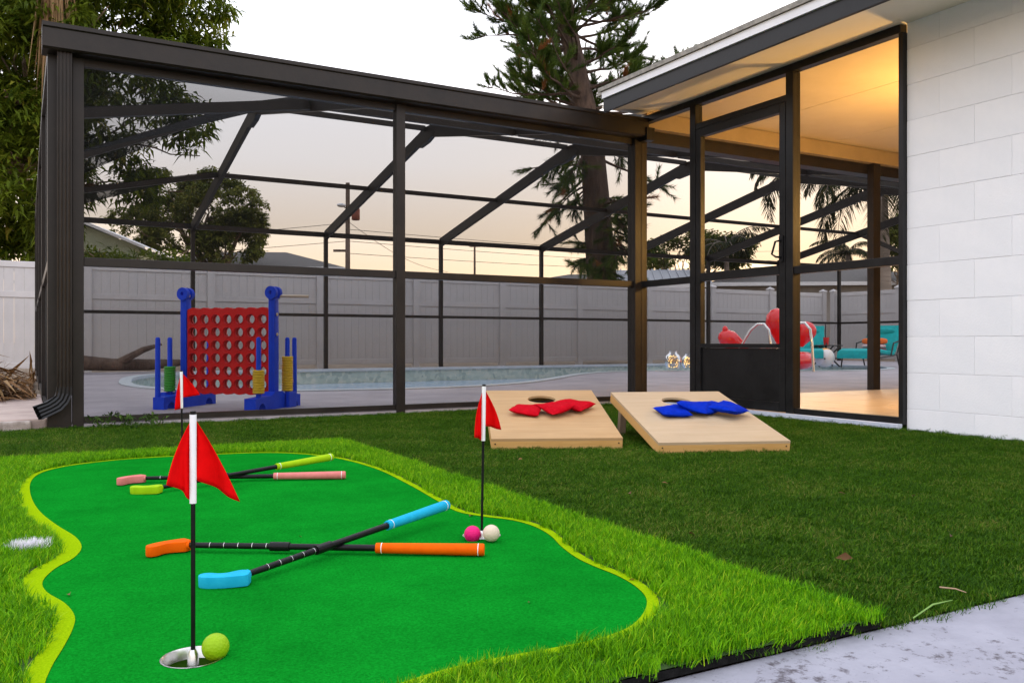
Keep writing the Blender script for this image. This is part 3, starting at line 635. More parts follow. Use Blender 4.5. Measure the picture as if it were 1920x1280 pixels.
# ================================================================== FENCE
def fence(label, a, c, posts, skip=None):
    a = Vector(a); c = Vector(c); L = (c - a).length; ang = math.atan2(c.y - a.y, c.x - a.x)
    root = thing('vinyl_fence', label, 'fence', a, ang)
    pm = MB().box(-.065, .065, -.065, .065, -.05, 1.86).mesh('post', VINYL, bevel=.006)
    capm = MB().add([(-.08,-.08,0),(.08,-.08,0),(.08,.08,0),(-.08,.08,0),(-.08,-.08,.03),(.08,-.08,.03),(.08,.08,.03),(-.08,.08,.03),(0,0,.085)], [(0,3,2,1),(0,1,5,4),(1,2,6,5),(2,3,7,6),(3,0,4,7),(4,5,8),(5,6,8),(6,7,8),(7,4,8)]).mesh('post_cap', VINYL)
    for i, p in enumerate(posts):
        po = link('post', pm, root, (p, 0, 0)); link('post_cap', capm, po, (0, 0, 1.86))
        if i + 1 < len(posts):
            x0, x1 = p + .066, posts[i+1] - .066; w_ = x1 - x0
            rm = MB().box(0, w_, -.025, .025, -.05, .05).mesh('rail', VINYL, bevel=.006)
            for z in (.10, 1.28, 1.78): link('rail', rm, root, (x0, 0, z))
            nb = max(1, round(w_/.15)); bw = w_/nb
            lo = MB().box(.001, bw - .001, -.012, .012, .151, 1.229).mesh('board', VINYL, bevel=.003)
            hi_ = MB().box(.001, bw - .001, -.012, .012, 1.331, 1.729).mesh('board', VINYL, bevel=.003)
            for j in range(nb): link('board', lo, root, (x0 + bw*j, 0, 0)); link('board', hi_, root, (x0 + bw*j, 0, 0))
    return root
YFN = 16.4
fence('tall white vinyl privacy fence running along the back of the yard behind the pool', (-3.16, YFN, 0), (20.2, YFN, 0), [2.03*i for i in range(12)])
fence('white vinyl side fence with capped posts behind the teal lounge chairs', (19.35, YFN - .2, 0), (19.35, 6, 0), [2.03*i for i in range(5)])

# ================================================================== GROUND LEFT OF THE CAGE
pv = thing('paver_strip', 'raised pinkish concrete strip at the left corner of the screen enclosure', 'paving', (-2, Y0 + .3, 0))
MB().box(-6.5, .10, Y0 + .02, Y0 + 2.6, -.05, .062).build('paving_top', PAVER, pv, world=True, bevel=.01)
MB().box(-6.5, .02, Y0 - .05, Y0 + .018, -.05, .055).build('edge_course', PAVEREDGE, pv, world=True, bevel=.012)
# dead palm debris heap
def heap(name, label, c, rx, ry, h, n, m):
    t = rng.random(n)*6.283; q = np.sqrt(rng.random(n)); pos = np.stack([c[0] + np.cos(t)*q*rx, c[1] + np.sin(t)*q*ry, c[2] + rng.random(n)*h*(1 - q**2)], 1)
    d = np.stack([rng.normal(0, 1, n), rng.normal(0, 1, n), rng.normal(0, .35, n)], 1)
    V, T, A = leaves(pos, d, .18 + .4*rng.random(n), .012 + .02*rng.random(n), droop=.25, fold=.1); V[:, 2] = np.maximum(V[:, 2], c[2] + .004); V[:, 0] = np.minimum(V[:, 0], .07 - .05*rng.random(len(V)))
    return tag(link(name, npmesh(name, V, T, m, A)), label, name.replace('_', ' '), kind='stuff')
heap('dead_fronds', 'heap of dry brown palm fronds beside the fence at the left', (-.66, 7.75, .062), .66, .50, .38, 1600, LITTER)
heap('dead_leaves', 'scatter of dry leaf litter at the foot of the fence', (-1.3, 12.5, -.055), 2.2, 2.6, .10, 900, LITTER)
# log and dark bed behind the deck
BEDSOIL = mat('dark bed soil', (0.05, 0.035, 0.025), (0.10, 0.07, 0.05), rough=.95, scale=6, bump=.6)
lg = thing('driftwood_log', 'weathered brown log lying by the fence behind the giant game', 'log', (1.0, 12.6, 0))
pts = [(.30, 13.3, .12), (.7, 13.0, .16), (1.1, 12.9, .13), (1.6, 13.05, .12), (2.1, 13.3, .14)]
MB().tube([Vector(p) + Vector((0, .9, DZ)) for p in pts], [.07, .11, .09, .085, .05], 12).build('trunk', BARK, lg, world=True, smooth=True)
MB().tube([(1.15, 13.8, .18), (1.5, 13.7, .38), (1.75, 13.75, .46)], [.06, .045, .02], 8).build('branch', BARK, lg, world=True, smooth=True)
MB().tube([(.6, 13.9, .2), (.35, 13.8, .34), (.15, 13.85, .38)], [.06, .04, .02], 8).build('branch', BARK, lg, world=True, smooth=True)

# ================================================================== GOLF MAT
MZ = .016
def ML(px, py): p = G(px, py, MZ); return (p.x, p.y)
B_ = np.array([.643, 1.498]); A_ = B_ + e2*3.05; C_ = A_ + e1*1.56; D_ = B_ + e1*1.56
mat_ring = np.array([LD(B_), LD(A_), LD(C_), LD(D_)])
felt_px = [(57, 905), (72, 889), (105, 878), (160, 869), (250, 860), (400, 852), (520, 849), (620, 857), (700, 877), (762, 906), (815, 936), (855, 958), (905, 968), (960, 975), (1002, 987),
           (1032, 1004), (1052, 1024), (1080, 1045), (1115, 1062), (1155, 1078), (1190, 1098), (1212, 1122), (1206, 1150), (1175, 1178), (1110, 1200), (1030, 1216), (950, 1230), (870, 1246),
           (790, 1268), (700, 1300), (600, 1345), (480, 1390), (350, 1415), (220, 1400), (120, 1345), (84, 1295), (96, 1252), (118, 1215), (136, 1180), (140, 1155), (122, 1131), (88, 1110), (80, 1090), (103, 1066),
           (138, 1046), (153, 1026), (141, 1006), (106, 984), (74, 958), (58, 930)]
felt = smooth_ring([ML(*p) for p in felt_px], 4)
if area2(felt) < 0: felt = felt[::-1]
fl_lat = felt[:, 0]*RX + felt[:, 1]*RY; rim_w = .022 + .020*np.clip((-.45 - fl_lat)/.5, 0, 1)*np.clip((3.0 - (felt[:, 0]*FX + felt[:, 1]*FY))/.5, 0, 1)
rim = offset_ring(felt, rim_w[:, None])
gm = thing('putting_mat', 'green putting mat with wavy lime edge and long grass border lying on the lawn', 'golf mat', G(640, 1040))
cups = [G(362, 1231, MZ), G(903, 1003, MZ), G(342, 884, MZ)]
cup_r = .047
flat('felt_surface', [[tuple(p) for p in felt]] + [circle(c, cup_r) for c in cups], MZ, FELT, gm, True)
flat('lime_edge', [[tuple(p) for p in rim], [tuple(p) for p in felt]], MZ + .0012, LIME, gm, True)
MATBASE = mat('mat weave', (0.012, 0.035, 0.002), (0.03, 0.07, 0.004), rough=.95, scale=60)
flat('border_weave', [[tuple(p) for p in mat_ring], [tuple(p) for p in rim]], MZ - .0005, MATBASE, gm, True)
bk = MB(); n = 4; r0 = offset_ring(mat_ring if area2(mat_ring) > 0 else mat_ring[::-1], .002)
bk.add([(p[0], p[1], .001) for p in r0] + [(p[0], p[1], MZ - .002) for p in r0], [(i, (i+1) % n, n+(i+1) % n, n+i) for i in range(n)])
bk.build('rubber_backing', RUBBER, gm, world=True)
for c in cups:
    b = MB(); b.lathe([(cup_r + .0008, .0008), (cup_r - .0012, .0010), (cup_r - .002, 0), (cup_r - .006, -.016), (.0, -.017)], 36, (c.x, c.y, MZ)); b.build('hole_cup', STEEL, gm, world=True, smooth=True)
# long fibres of the border
def scatter(ring, dens):
    lo, hi = np.min(ring, 0)[:2], np.max(ring, 0)[:2]; n = int((hi-lo).prod()*dens); return lo + rng.random((n, 2))*(hi - lo)
Pm = scatter(mat_ring, 6800); Pm = Pm[inside(Pm, offset_ring(mat_ring if area2(mat_ring) > 0 else mat_ring[::-1], -.001)) & ~inside(Pm, offset_ring(felt, rim_w[:, None] + .007))]
wp = G(54, 1022, .03); wd = np.hypot(Pm[:, 0] - wp.x, Pm[:, 1] - wp.y); wth = np.arctan2(Pm[:, 1] - wp.y, Pm[:, 0] - wp.x)
wm = wd < .030*(1 + .3*np.sin(wth*5))
z3 = lambda P, z: np.column_stack([P, np.full(len(P), z)])
carpet('border_grass', z3(Pm[~wm], MZ), [tuft(34, .020, .022, .0015, .5, k) for k in (1, 2, 3)], MATBLADE, gm, True, (.65, 1.2), .22)
wpa = carpet('marker_tuft', z3(np.concatenate([Pm[wm]]*2), MZ), [tuft(34, .014, .028, .0018, .35, k) for k in (4, 5, 6)], WHITEBLADE, gm, True, (.9, 1.1), .1)
wpa['label'] = 'white spot woven into the grass border'

# ================================================================== LAWN FIBRES
Pl = scatter(np.array(lawn_ring), 2000)
d_ = Pl[:, 0]*FX + Pl[:, 1]*FY; keep = inside(Pl, np.array(lawn_ring)) & ~inside(Pl, offset_ring(mat_ring if area2(mat_ring) > 0 else mat_ring[::-1], -.02)) & (Pl[:, 0] > -4.5) & (d_ > .6)
Pl = Pl[keep]
gr = carpet('grass', z3(Pl, 0.0), [tuft(78, .040, .0105, .0014, .8, k) for k in (7, 8, 9)], BLADE, None, False, (.7, 1.2), .2)
tag(gr, 'short dark green artificial grass of the lawn', 'grass')
print('tufts', len(Pm), len(Pl))

# ================================================================== FLAGS, BALLS, PUTTERS
def flag(px, base, label, wl, wr, hl, hr, depth, lean=0.0):
    t = thing('golf_flag', label, 'flag', base, R(HEAD - 90), 'flags on the putting mat')
    H = .372
    top = Vector((lean, 0, H)); bot = Vector((0, 0, -.014)); mid = bot.lerp(top, 1 - .136/.386)
    MB().tube([bot, mid + Vector((0, 0, .004))], .0034, 10).build('pole', BLACKSH, t, smooth=True)
    MB().lathe([(.0, -.014), (.009, -.014), (.008, .004), (.004, .012), (0, .012)], 14).build('socket', STEEL, t, smooth=True)
    MB().tube([mid, top], .0052, 12).build('sleeve', WHITEPL, t, smooth=True)
    MB().tube([top, top + (top - mid).normalized()*.005], .0046, 10).build('cap', BLACKSH, t, smooth=True)
    # pennant: one cloth wrapped round the sleeve, two hanging wings
    b = MB(); nu, nv = 18, 12
    for sgn, wdt, lo, ed in ((-1, wl, hl, .134), (1, wr, hr, .094)):
        k = len(b.v); vs = []
        for i in range(nv + 1):
            q = i/nv
            # attached edge from z=-.004 to -ed, outer edge runs from the top corner down to (wdt, -lo)
            for j in range(nu + 1):
                u = j/nu
                za = -.004 - ed*q; a0 = Vector((0, 0, za))
                tip = Vector((sgn*wdt, 0, -lo)); topc = Vector((0, 0, -.004))
                outer = topc.lerp(tip, q); p = a0.lerp(outer, u)
                bulge = math.sin(math.pi*u)*.010*q
                x = p.x + sgn*math.sin(math.pi*q)*.006*u; y = sgn*depth*(u**1.3)*q + .006*math.sin(u*9 + q*3 + sgn)*q + .0062*(1-u) + bulge*.5
                s_ = (mid - top).normalized(); base_ = top + s_*(-p.z)
                vs.append(Vector((base_.x + x, base_.y + y, base_.z)))
        m_ = nu + 1
        b.add(vs, [(i*m_+j, i*m_+j+1, (i+1)*m_+j+1, (i+1)*m_+j) for i in range(nv) for j in range(nu)])
    o = b.build('pennant', REDCLOTH, t, smooth=True); sm = o.modifiers.new('thickness', 'SOLIDIFY'); sm.thickness = .0009
    return t
flag(362, cups[0], 'red pennant flag in the steel cup beside the lime ball', .026, .062, .102, .140, .03)
flag(903, cups[1], 'red pennant flag standing between the pink and white balls', .020, .044, .124, .112, .03, .006)
flag(342, cups[2], 'red pennant flag standing beyond the pink and lime putters', .012, .058, .140, .088, .03, -.004)

def ball(c, r, m, label):
    o = MB().sphere((0, 0, 0), r, 32, 20).build('golf_ball', m, loc=c, smooth=True); return tag(o, label, 'ball', 'golf balls')
def ballmat(name, c):
    m = mat(name, c, rough=.5, spec=.2); n = m.node_tree; p = n.nodes['Principled BSDF']; tcn = n.nodes.new('ShaderNodeTexCoord'); v = n.nodes.new('ShaderNodeTexVoronoi'); v.inputs['Scale'].default_value = 210
    n.links.new(tcn.outputs['Object'], v.inputs['Vector']); bp = n.nodes.new('ShaderNodeBump'); bp.inputs['Strength'].default_value = .55; bp.inputs['Distance'].default_value = .0015
    n.links.new(v.outputs['Distance'], bp.inputs['Height']); n.links.new(bp.outputs[0], p.inputs['Normal']); return m
br = .0205
p = G(404, 1237, MZ - .006); ball((p.x, p.y, MZ + br - .006), br, ballmat('lime ball foam', (.25, .42, .004)), 'lime green ball resting at the rim of the nearest steel cup')
p = G(886, 1015, MZ - .004); ball((p.x, p.y, MZ + br - .006), br, ballmat('pink ball foam', (.66, .006, .15)), 'hot pink ball by the foot of the flag pole')
p = G(921, 1015, MZ); ball((p.x, p.y, MZ + br), br, ballmat('white ball foam', (.60, .50, .38)), 'cream white ball by the foot of the flag pole')

def putter(a, c, col, dark, label, side):
    """a = hosel, c = grip end (world); side = which way the head bends"""
    a = Vector(a); c = Vector(c); d = c - a; L = d.length; ang = math.atan2(d.y, d.x); pit = math.asin(d.z/L)
    t = thing('putter', label, 'golf club', a, ang, 'junior putters on the mat'); t.rotation_euler = (0, -pit, ang)
    PM[t.name] = Matrix.LocRotScale(a, t.rotation_euler, None)
    m = mat('putter rubber', col, dark, rough=.6, scale=40, spec=.06)
    LG = .247
    MB().tube([(-.004, 0, 0), (.05, 0, 0), (L - LG + .005, 0, 0)], [.0062, .0068, .0078], 12).build('shaft', BLACKSH, t, smooth=True)
    MB().tube([(.20, 0, 0), (.245, 0, 0)], .0105, 14).build('lock_collar', BLACKSH, t, smooth=True)
    tick = MB().lathe([(.0068, -.0005), (.0076, -.0005), (.0076, .0005), (.0068, .0005)], 12).mesh('tick', STEEL)
    for k in range(5): link('size_mark', tick, t, (.06 + k*.033, 0, 0), (0, R(90), 0))
    gx = L - LG
    b = MB(); prof = [(.0, .0), (.0112, .0), (.0118, .003), (.0118, .012), (.0112, .014), (.0116, .02), (.0138, LG - .016), (.0132, LG - .014), (.0138, LG - .012), (.0138, LG - .003), (.012, LG), (0, LG)]
    g = link('grip', b.lathe(prof, 20).mesh('grip', m, True), t, (gx, 0, 0), (0, R(90), 0))
    ring = MB().lathe([(.0112, -.0008), (.0122, -.0008), (.0122, .0008), (.0112, .0008)], 20).mesh('grip_ring', WHITEPL)
    link('grip_ring', ring, g, (0, 0, .0135)); link('grip_ring', MB().lathe([(.013, -.0008), (.0142, -.0008), (.0142, .0008), (.013, .0008)], 20).mesh('grip_ring', WHITEPL), g, (0, 0, LG - .0135))
    # head: kidney-shaped slab, hosel joining its back corner
    ha = R(180) + side*R(50); hu = Vector((math.cos(ha), math.sin(ha))); hv = Vector((-hu.y, hu.x))
    if hv.x > 0: hv = -hv
    ctrl = [(-.013, -.002), (-.014, .016), (-.010, .029), (.012, .033), (.038, .034), (.062, .031), (.080, .023), (.085, .010), (.080, -.001), (.066, -.003), (.048, .004), (.032, .004), (.018, -.004), (.004, -.010)]
    ol = [hu*u + hv*v for u, v in smooth_ring(ctrl, 3)]
    zb_ = MZ + .0022 - a.z
    hd = MB().prism([(p.x, p.y) for p in ol], zb_, zb_ + .0235).build('head', m, t, smooth=True, bevel=.003)
    MB().tube([(-.010, 0, -.002), (.012, 0, 0)], [.0105, .0092], 14).build('hosel', m, t, smooth=True)
    return t
zr = MZ + .016
putter(G(347, 1021, zr), G(908, 1030, MZ + .0145), (.70, .090, .0005), (.76, .11, .001), 'orange junior putter lying across the mat under the blue one', 1)
bh = G(457, 1078, zr); bx = G(838, 946, .062)
putter(bh, bx, (.010, .33, .54), (.016, .38, .60), 'sky blue junior putter lying over the orange one', -1)
putter(G(267, 896, zr), G(648, 890, MZ + .0145), (.55, .165, .15), (.62, .20, .185), 'pink junior putter lying under the lime one', 1)
putter(G(297, 914, zr), G(623, 856, .062), (.27, .46, .005), (.32, .52, .008), 'lime green junior putter lying over the pink one', -1)

# ================================================================== CORNHOLE BOARDS AND BAGS
def cornhole(fl, yaw, label, top, zb=.225):
    """fl = front left corner on the ground"""
    Wd, Ln, T = .61, .914, .055
    t = thing('cornhole_board', label, 'cornhole board', fl, yaw, 'cornhole boards on the lawn')
    tilt = math.asin((zb - T)/Ln)
    ax = Vector((1, 0, 0)); ay = Vector((0, math.cos(tilt), math.sin(tilt))); az = ax.cross(ay)
    def loc(x, y, z): return tuple(ax*x + ay*y + az*z + Vector((0, T*math.sin(tilt)*0, 0)))
    hc = (Wd/2, Ln - .2); hr = .076; N = 40
    # deck with a round hole
    b = MB(); ang = [2*math.pi*i/N for i in range(N)]
    def edge(a):
        c, s = math.cos(a), math.sin(a); tx = (Wd - hc[0])/c if c > 1e-9 else (-hc[0]/c if c < -1e-9 else 1e9); ty = (Ln - hc[1])/s if s > 1e-9 else (-hc[1]/s if s < -1e-9 else 1e9)
        k = min(tx, ty); return (hc[0] + c*k, hc[1] + s*k)
    for cx, cy in ((0, 0), (Wd, 0), (Wd, Ln), (0, Ln)): ang.append(math.atan2(cy - hc[1], cx - hc[0]) % (2*math.pi))
    ang = sorted(ang); n = len(ang); vs = []
    for z in (T, T - .012):
        vs += [loc(*edge(a), z) for a in ang]; vs += [loc(hc[0] + hr*math.cos(a), hc[1] + hr*math.sin(a), z) for a in ang]
    fs = []
    for i in range(n):
        j = (i+1) % n
        fs += [(i, j, n+j, n+i), (2*n+j, 2*n+i, 3*n+i, 3*n+j), (n+i, n+j, 3*n+j, 3*n+i), (i, 2*n+i, 2*n+j, j)]
    b.add(vs, fs); b.build('deck', top, t)
    def slab(name, x0, x1, y0, y1, z0, z1, m=WOODSIDE):
        b = MB(); b.box(x0, x1, y0, y1, z0, z1); b.v = [loc(*v) for v in b.v]; return b.build(name, m, t, bevel=.0015)
    th = .019
    slab('front_board', 0, Wd, 0.0005, th, 0, T - .0125); slab('back_board', 0, Wd, Ln - th, Ln - .0005, 0, T - .0125)
    slab('side_board', 0.0005, th, th + .0005, Ln - th - .0005, 0, T - .0125); slab('side_board', Wd - th, Wd - .0005, th + .0005, Ln - th - .0005, 0, T - .0125)
    hp = Vector(loc(0, Ln - .10, .02))
    for x in (th + .002, Wd - th - .036):
        MB().bar((x + .017, hp.y + .01, 0.002), (x + .017, hp.y - .03, hp.z + .005), .034, .05, (0, 1, 0)).build('leg', WOODLEG, t, bevel=.002)
    for x in (.018, Wd - .018):
        sc = MB().lathe([(.0, .0008), (.0035, .0008), (.0038, 0)], 8).mesh('screw', BLACKSH); link('screw', sc, t, loc(x, -.0002, .03), (R(90), 0, 0))
    return t, loc, hc
def bag(label, m, t_yaw, pos, rotz, tilt, size=.15, bend=0.0, roll=0.0, seed=0, group=''):
    r = random.Random(seed); n = 16; b = MB(); vs = []
    ph = [r.random()*6 for _ in range(4)]
    for side in (1, -1):
        for i in range(n + 1):
            for j in range(n + 1):
                u, v = i/n*2 - 1, j/n*2 - 1
                f = max(0, (1 - u**4))*max(0, (1 - v**4)); pin = 1 - .07*(u*u*(1 - abs(v)**2*.2) + v*v)*.0
                x = u*(1 - .05*(1 - v*v)*abs(u))*size/2; y = v*(1 - .05*(1 - u*u)*abs(v))*size/2
                th = .017*f**.55*(1 + .25*math.sin(u*3 + ph[0])*math.sin(v*3.4 + ph[1]))
                z = side*th + .0006*side*(.3 if f == 0 else 1) + .0012*math.sin(u*11 + ph[2])*math.sin(v*9 + ph[3])*f
                z += bend*(u*v)*.018 + abs(bend)*.010*(u*u)
                vs.append((x, y, z))
    m_ = n + 1; q = m_*m_
    for s in (0, 1): b.add([], [])
    fs = [(i*m_+j, i*m_+j+1, (i+1)*m_+j+1, (i+1)*m_+j) for i in range(n) for j in range(n)]
    fs += [(q + i*m_+j, q + (i+1)*m_+j, q + (i+1)*m_+j+1, q + i*m_+j+1) for i in range(n) for j in range(n)]
    for k in range(n):
        fs += [(k, q+k, q+k+1, k+1), (n*m_+k, n*m_+k+1, q+n*m_+k+1, q+n*m_+k), (k*m_, (k+1)*m_, q+(k+1)*m_, q+k*m_), (k*m_+n, q+k*m_+n, q+(k+1)*m_+n, (k+1)*m_+n)]
    b.add(vs, fs)
    o = b.build('bean_bag', m, smooth=True); tag(o, label, 'bean bag', group)
    o.matrix_world = Matrix.Translation(pos) @ Matrix.Rotation(t_yaw, 4, 'Z') @ Matrix.Rotation(tilt, 4, 'X') @ Matrix.Rotation(roll, 4, 'Y') @ Matrix.Rotation(rotz, 4, 'Z')
    return o
YAW0 = R(HEAD - 90)
yaw1 = YAW0 + R(4); yaw2 = YAW0 + R(7)
f1 = G(921, 844); f2 = G(1234, 852)
b1, loc1, hc1 = cornhole(f1, yaw1, 'golden plywood cornhole board holding red bean bags', WOODTOP)
b2, loc2, hc2 = cornhole(f2, yaw2, 'pale plywood cornhole board holding blue bean bags', WOODTOPW)
MB().tube([(.61, .52, .10), (.645, .50, .115), (.665, .46, .10), (.66, .42, .08), (.61, .40, .075)], .006, 8).build('rope_handle', WHITEPL, b2, smooth=True)
tl_ = math.asin((.225 - .055)/.914)
def onboard(fl, yaw, loc, x, y, h): return fl + Matrix.Rotation(yaw, 3, 'Z') @ Vector(loc(x, y, .055 + h))
for k, (x, y, h, rz, bd, rl, lb) in enumerate([(.20, .43, .020, -18, .5, .0, 'red bean bag at the left of the three on the golden board'),
                                         (.345, .42, .032, 30, -.7, -.06, 'red bean bag in the middle of the three on the golden board'),
                                         (.46, .50, .026, -38, .4, .10, 'red bean bag at the right of the three on the golden board')]):
    bag(lb, REDBAG, yaw1, onboard(f1, yaw1, loc1, x, y, h), R(rz), tl_, .155, bd, rl, k, 'red bean bags')
for k, (x, y, h, rz, bd, rl, lb) in enumerate([(.20, .445, .020, 4, .3, .0, 'blue bean bag lying flat at the left end of the blue group'),
                                         (.315, .47, .036, -28, .8, .08, 'blue bean bag overlapping the hole of the pale board'),
                                         (.40, .49, .026, 20, -.4, -.05, 'blue bean bag half hidden behind the others on the pale board'),
                                         (.475, .42, .038, 38, .5, .06, 'blue bean bag turned cornerwise at the right end of the blue group')]):
    bag(lb, BLUEBAG, yaw2, onboard(f2, yaw2, loc2, x, y, h), R(rz), tl_, .155, bd, rl, 10 + k, 'blue bean bags')

# ================================================================== GIANT FOUR-IN-A-ROW GAME
gpos = W(-2.02, 6.12, DZ); gyaw = R(HEAD - 90 - 14)
game = thing('giant_row_game', 'giant red and blue four in a row game standing on the pool deck', 'yard game', (gpos.x, gpos.y, DZ), gyaw)
P_, NS = .092, 24; zb = .122
b = MB(); hr = .032; tk = .022
for i in range(7):
    for j in range(6):
        cx = (i - 3)*P_; cz = zb + P_/2 + j*P_; h = P_/2; sq = []; ci = []; rg = []
        for k in range(NS):
            a = 2*math.pi*k/NS + math.pi/4; c, s = math.cos(a), math.sin(a); q = h/max(abs(c), abs(s)); sq.append((cx + c*q, cz + s*q))
            ci.append((cx + c*hr, cz + s*hr)); rg.append((cx + c*(hr + .008), cz + s*(hr + .008)))
        for sy in (-1, 1):
            vs = [(x, sy*tk, z) for x, z in sq] + [(x, sy*tk, z) for x, z in rg] + [(x, sy*(tk + .008), z) for x, z in [((q0+q1)/2, (w0+w1)/2) for (q0, w0), (q1, w1) in zip(rg, ci)]] + [(x, sy*tk, z) for x, z in ci] + [(x, sy*.012, z) for x, z in ci]
            fs = []
            for r_ in range(4):
                for k in range(NS): k2 = (k+1) % NS; fs.append((r_*NS+k, r_*NS+k2, (r_+1)*NS+k2, (r_+1)*NS+k))
            b.add(vs, fs)
zt = zb + .552
for sy in (-1, 1):
    y0, y1 = sorted((sy*.012, sy*tk)); b.box(-.322, .322, y0, y1, zt, zt + .022); b.box(-.322, .322, y0, y1, zb - .014, zb)
zt += .022; zb -= .014
b.box(-.325, -.322, -tk, tk, zb, zt); b.box(.322, .325, -tk, tk, zb, zt)
for sy in (-1, 1):                               # scalloped top and bottom lips of both faces
    for i in range(7):
        cx = (i - 3)*P_
        for zz, s in ((zt, 1), (zb, -1)):
            pts = [(cx - .046 + .092*k/8, zz + s*(.002 + .014*math.sin(math.pi*k/8))) for k in range(9)] + [(cx + .046, zz), (cx - .046, zz)]
            n = len(pts); y0, y1 = sy*.012, sy*tk
            b.add([(x, y0, z) for x, z in pts] + [(x, y1, z) for x, z in pts], [tuple(range(n)), tuple(range(2*n-1, n-1, -1))] + [(k, (k+1) % n, n+(k+1) % n, n+k) for k in range(n)])
brd = b.build('board', GAMERED, game, smooth=True)
def rod(x, y, h=.45, z0=.05): MB().tube([(x, y, z0), (x, y, z0 + h - .012), (x, y, z0 + h - .003), (x, y, z0 + h)], [.0185, .0165, .012, .004], 14).build('peg', GAMEBLUE, game, smooth=True)
for s in (-1, 1):
    x = s*.352
    b = MB(); b.box(x - .023, x - .008, -.032, .032, .0, .79); b.box(x + .008, x + .023, -.032, .032, .0, .79); b.box(x - .0081, x + .0081, -.034, -.02, .05, .80); b.box(x - .0081, x + .0081, .02, .034, .05, .30)
    up = b.build('upright', GAMEBLUE, game, bevel=.004, smooth=True)
    # round top with a hole
    b = MB(); N = 24; 
    for y0, y1 in ((-.045, -.014), (.014, .045)):
        vs = []
        for rr, yy in ((.014, y0), (.046, y0), (.046, y1), (.014, y1)):
            vs += [(x + rr*math.cos(2*math.pi*k/N)*.95, yy, .812 + rr*math.sin(2*math.pi*k/N)) for k in range(N)]
        b.add(vs, [(r_*N+k, r_*N+(k+1) % N, ((r_+1) % 4)*N+(k+1) % N, ((r_+1) % 4)*N+k) for r_ in range(4) for k in range(N)])
    b.build('round_top', GAMEBLUE, game, smooth=True)
    for z in ((.66, .52) if s > 0 else (.80,)):
        MB().sphere((x + .028, -.0 if s > 0 else 0, z), .012, 12, 8, (.5, 1, 1)).build('bolt', TAN, game, smooth=True)
    # foot: bar with arched underside
    pr = [(-.31, 0), (-.27, 0)] + [(-.225 - .045*math.cos(math.pi*k/8), .05*math.sin(math.pi*k/8)) for k in range(9)][1:] + [(-.05, 0), (.05, 0)] + [(.225 - .045*math.cos(math.pi*k/8), .05*math.sin(math.pi*k/8)) for k in range(9)] + [(.31, 0), (.31, .085), (.10, .095), (.05, .12), (-.05, .12), (-.10, .095), (-.31, .085)]
    b = MB(); n = len(pr); b.add([(x - .043, y, z) for y, z in pr] + [(x + .043, y, z) for y, z in pr], [tuple(range(n)), tuple(range(2*n-1, n-1, -1))] + [(i, (i+1) % n, n+(i+1) % n, n+i) for i in range(n)])
    b.build('foot', GAMEBLUE, game)
MB().tube([(.38, .03, .79), (.56, .12, .79)], .011, 12).build('release_bar', TAN, game, smooth=True)
pegs = {'lo': (-.375, -.285), 'lg': (-.405, -.11), 'ry': (.352, -.20), 'rb': (.385, .135), 'ro': (.36, .285)}
for k, (x, y) in pegs.items(): rod(x, y)
rod(-.352, .285)
MB().box(-.45, -.4025, -.16, -.06, .0, .11).build('foot_arm', GAMEBLUE, game, bevel=.006); MB().box(.4025, .43, .08, .19, .0, .11).build('foot_arm', GAMEBLUE, game, bevel=.006)
gM = Matrix.LocRotScale(Vector((gpos.x, gpos.y, DZ)), game.rotation_euler, None)
def discs(key, n, m, label, group, z0=.115):
    me = MB().lathe([(.018, -.0085), (.036, -.0085), (.040, -.004), (.040, .004), (.036, .0085), (.018, .0085), (.018, -.0085)], 20).mesh('game_disc', m, True)
    x, y = pegs[key]
    ORD = ['topmost', 'second from the top', 'third from the top', 'fourth from the top', 'fifth from the top', 'sixth from the top', 'seventh from the top', 'eighth from the top', 'ninth from the top', 'tenth from the top', 'fourth from the bottom', 'third from the bottom', 'second from the bottom', 'lowest']
    for i in range(n):
        k = n - 1 - i; od = 'lowest' if i == 0 else ORD[k]
        p = gM @ Vector((x, y, z0 + .009 + i*.0178)); tag(link('game_disc', me, None, p), f'{label}, {od}', 'game disc', group)
discs('lg', 10, DISCGREEN, 'green disc on the left peg of the giant game', 'green game discs')
discs('ry', 9, DISCYEL, 'yellow disc on the front peg of the giant game', 'yellow game discs on the front peg')
discs('rb', 14, DISCYEL, 'yellow disc on the rear peg of the giant game', 'yellow game discs on the rear peg')

# ================================================================== POOLSIDE THINGS
# ladder with two bent steel rails
lp = Vector((10.75, 9.35, DZ)); 
ladder = thing('pool_ladder', 'polished steel pool ladder with two bent handrails at the pool edge', 'pool ladder', lp)
ld_dir = Vector((.35, .94, 0)).normalized(); ld_sx = Vector((.94, -.35, 0)).normalized()
for px, dd in ((1447, 14.1), (1525, 13.3)):
    base = D(px, dd, 697); base.z = 0
    q = [(0, 0), (-.02, .45), (-.05, .66), (-.13, .76), (-.24, .76), (-.36, .66), (-.55, .36), (-.70, .02), (-.74, -.3), (-.74, -.7)]
    hd = (W(-.75, .55) - W(0, 0)).normalized()
    pts = [Vector((base.x, base.y, DZ + z)) - hd*s for s, z in q]
    MB().tube(pts, .021, 14).build('handrail', CHROME, ladder, smooth=True, world=True)
a = D(1447, 14.1, 697); c = D(1525, 13.3, 697); hd = (W(-.75, .55) - W(0, 0)).normalized()
for z in (-.45, -.65):
    MB().bar(Vector((a.x, a.y, z)) + hd*.74, Vector((c.x, c.y, z)) + hd*.74, .07, .02).build('step', CHROME, ladder, world=True)

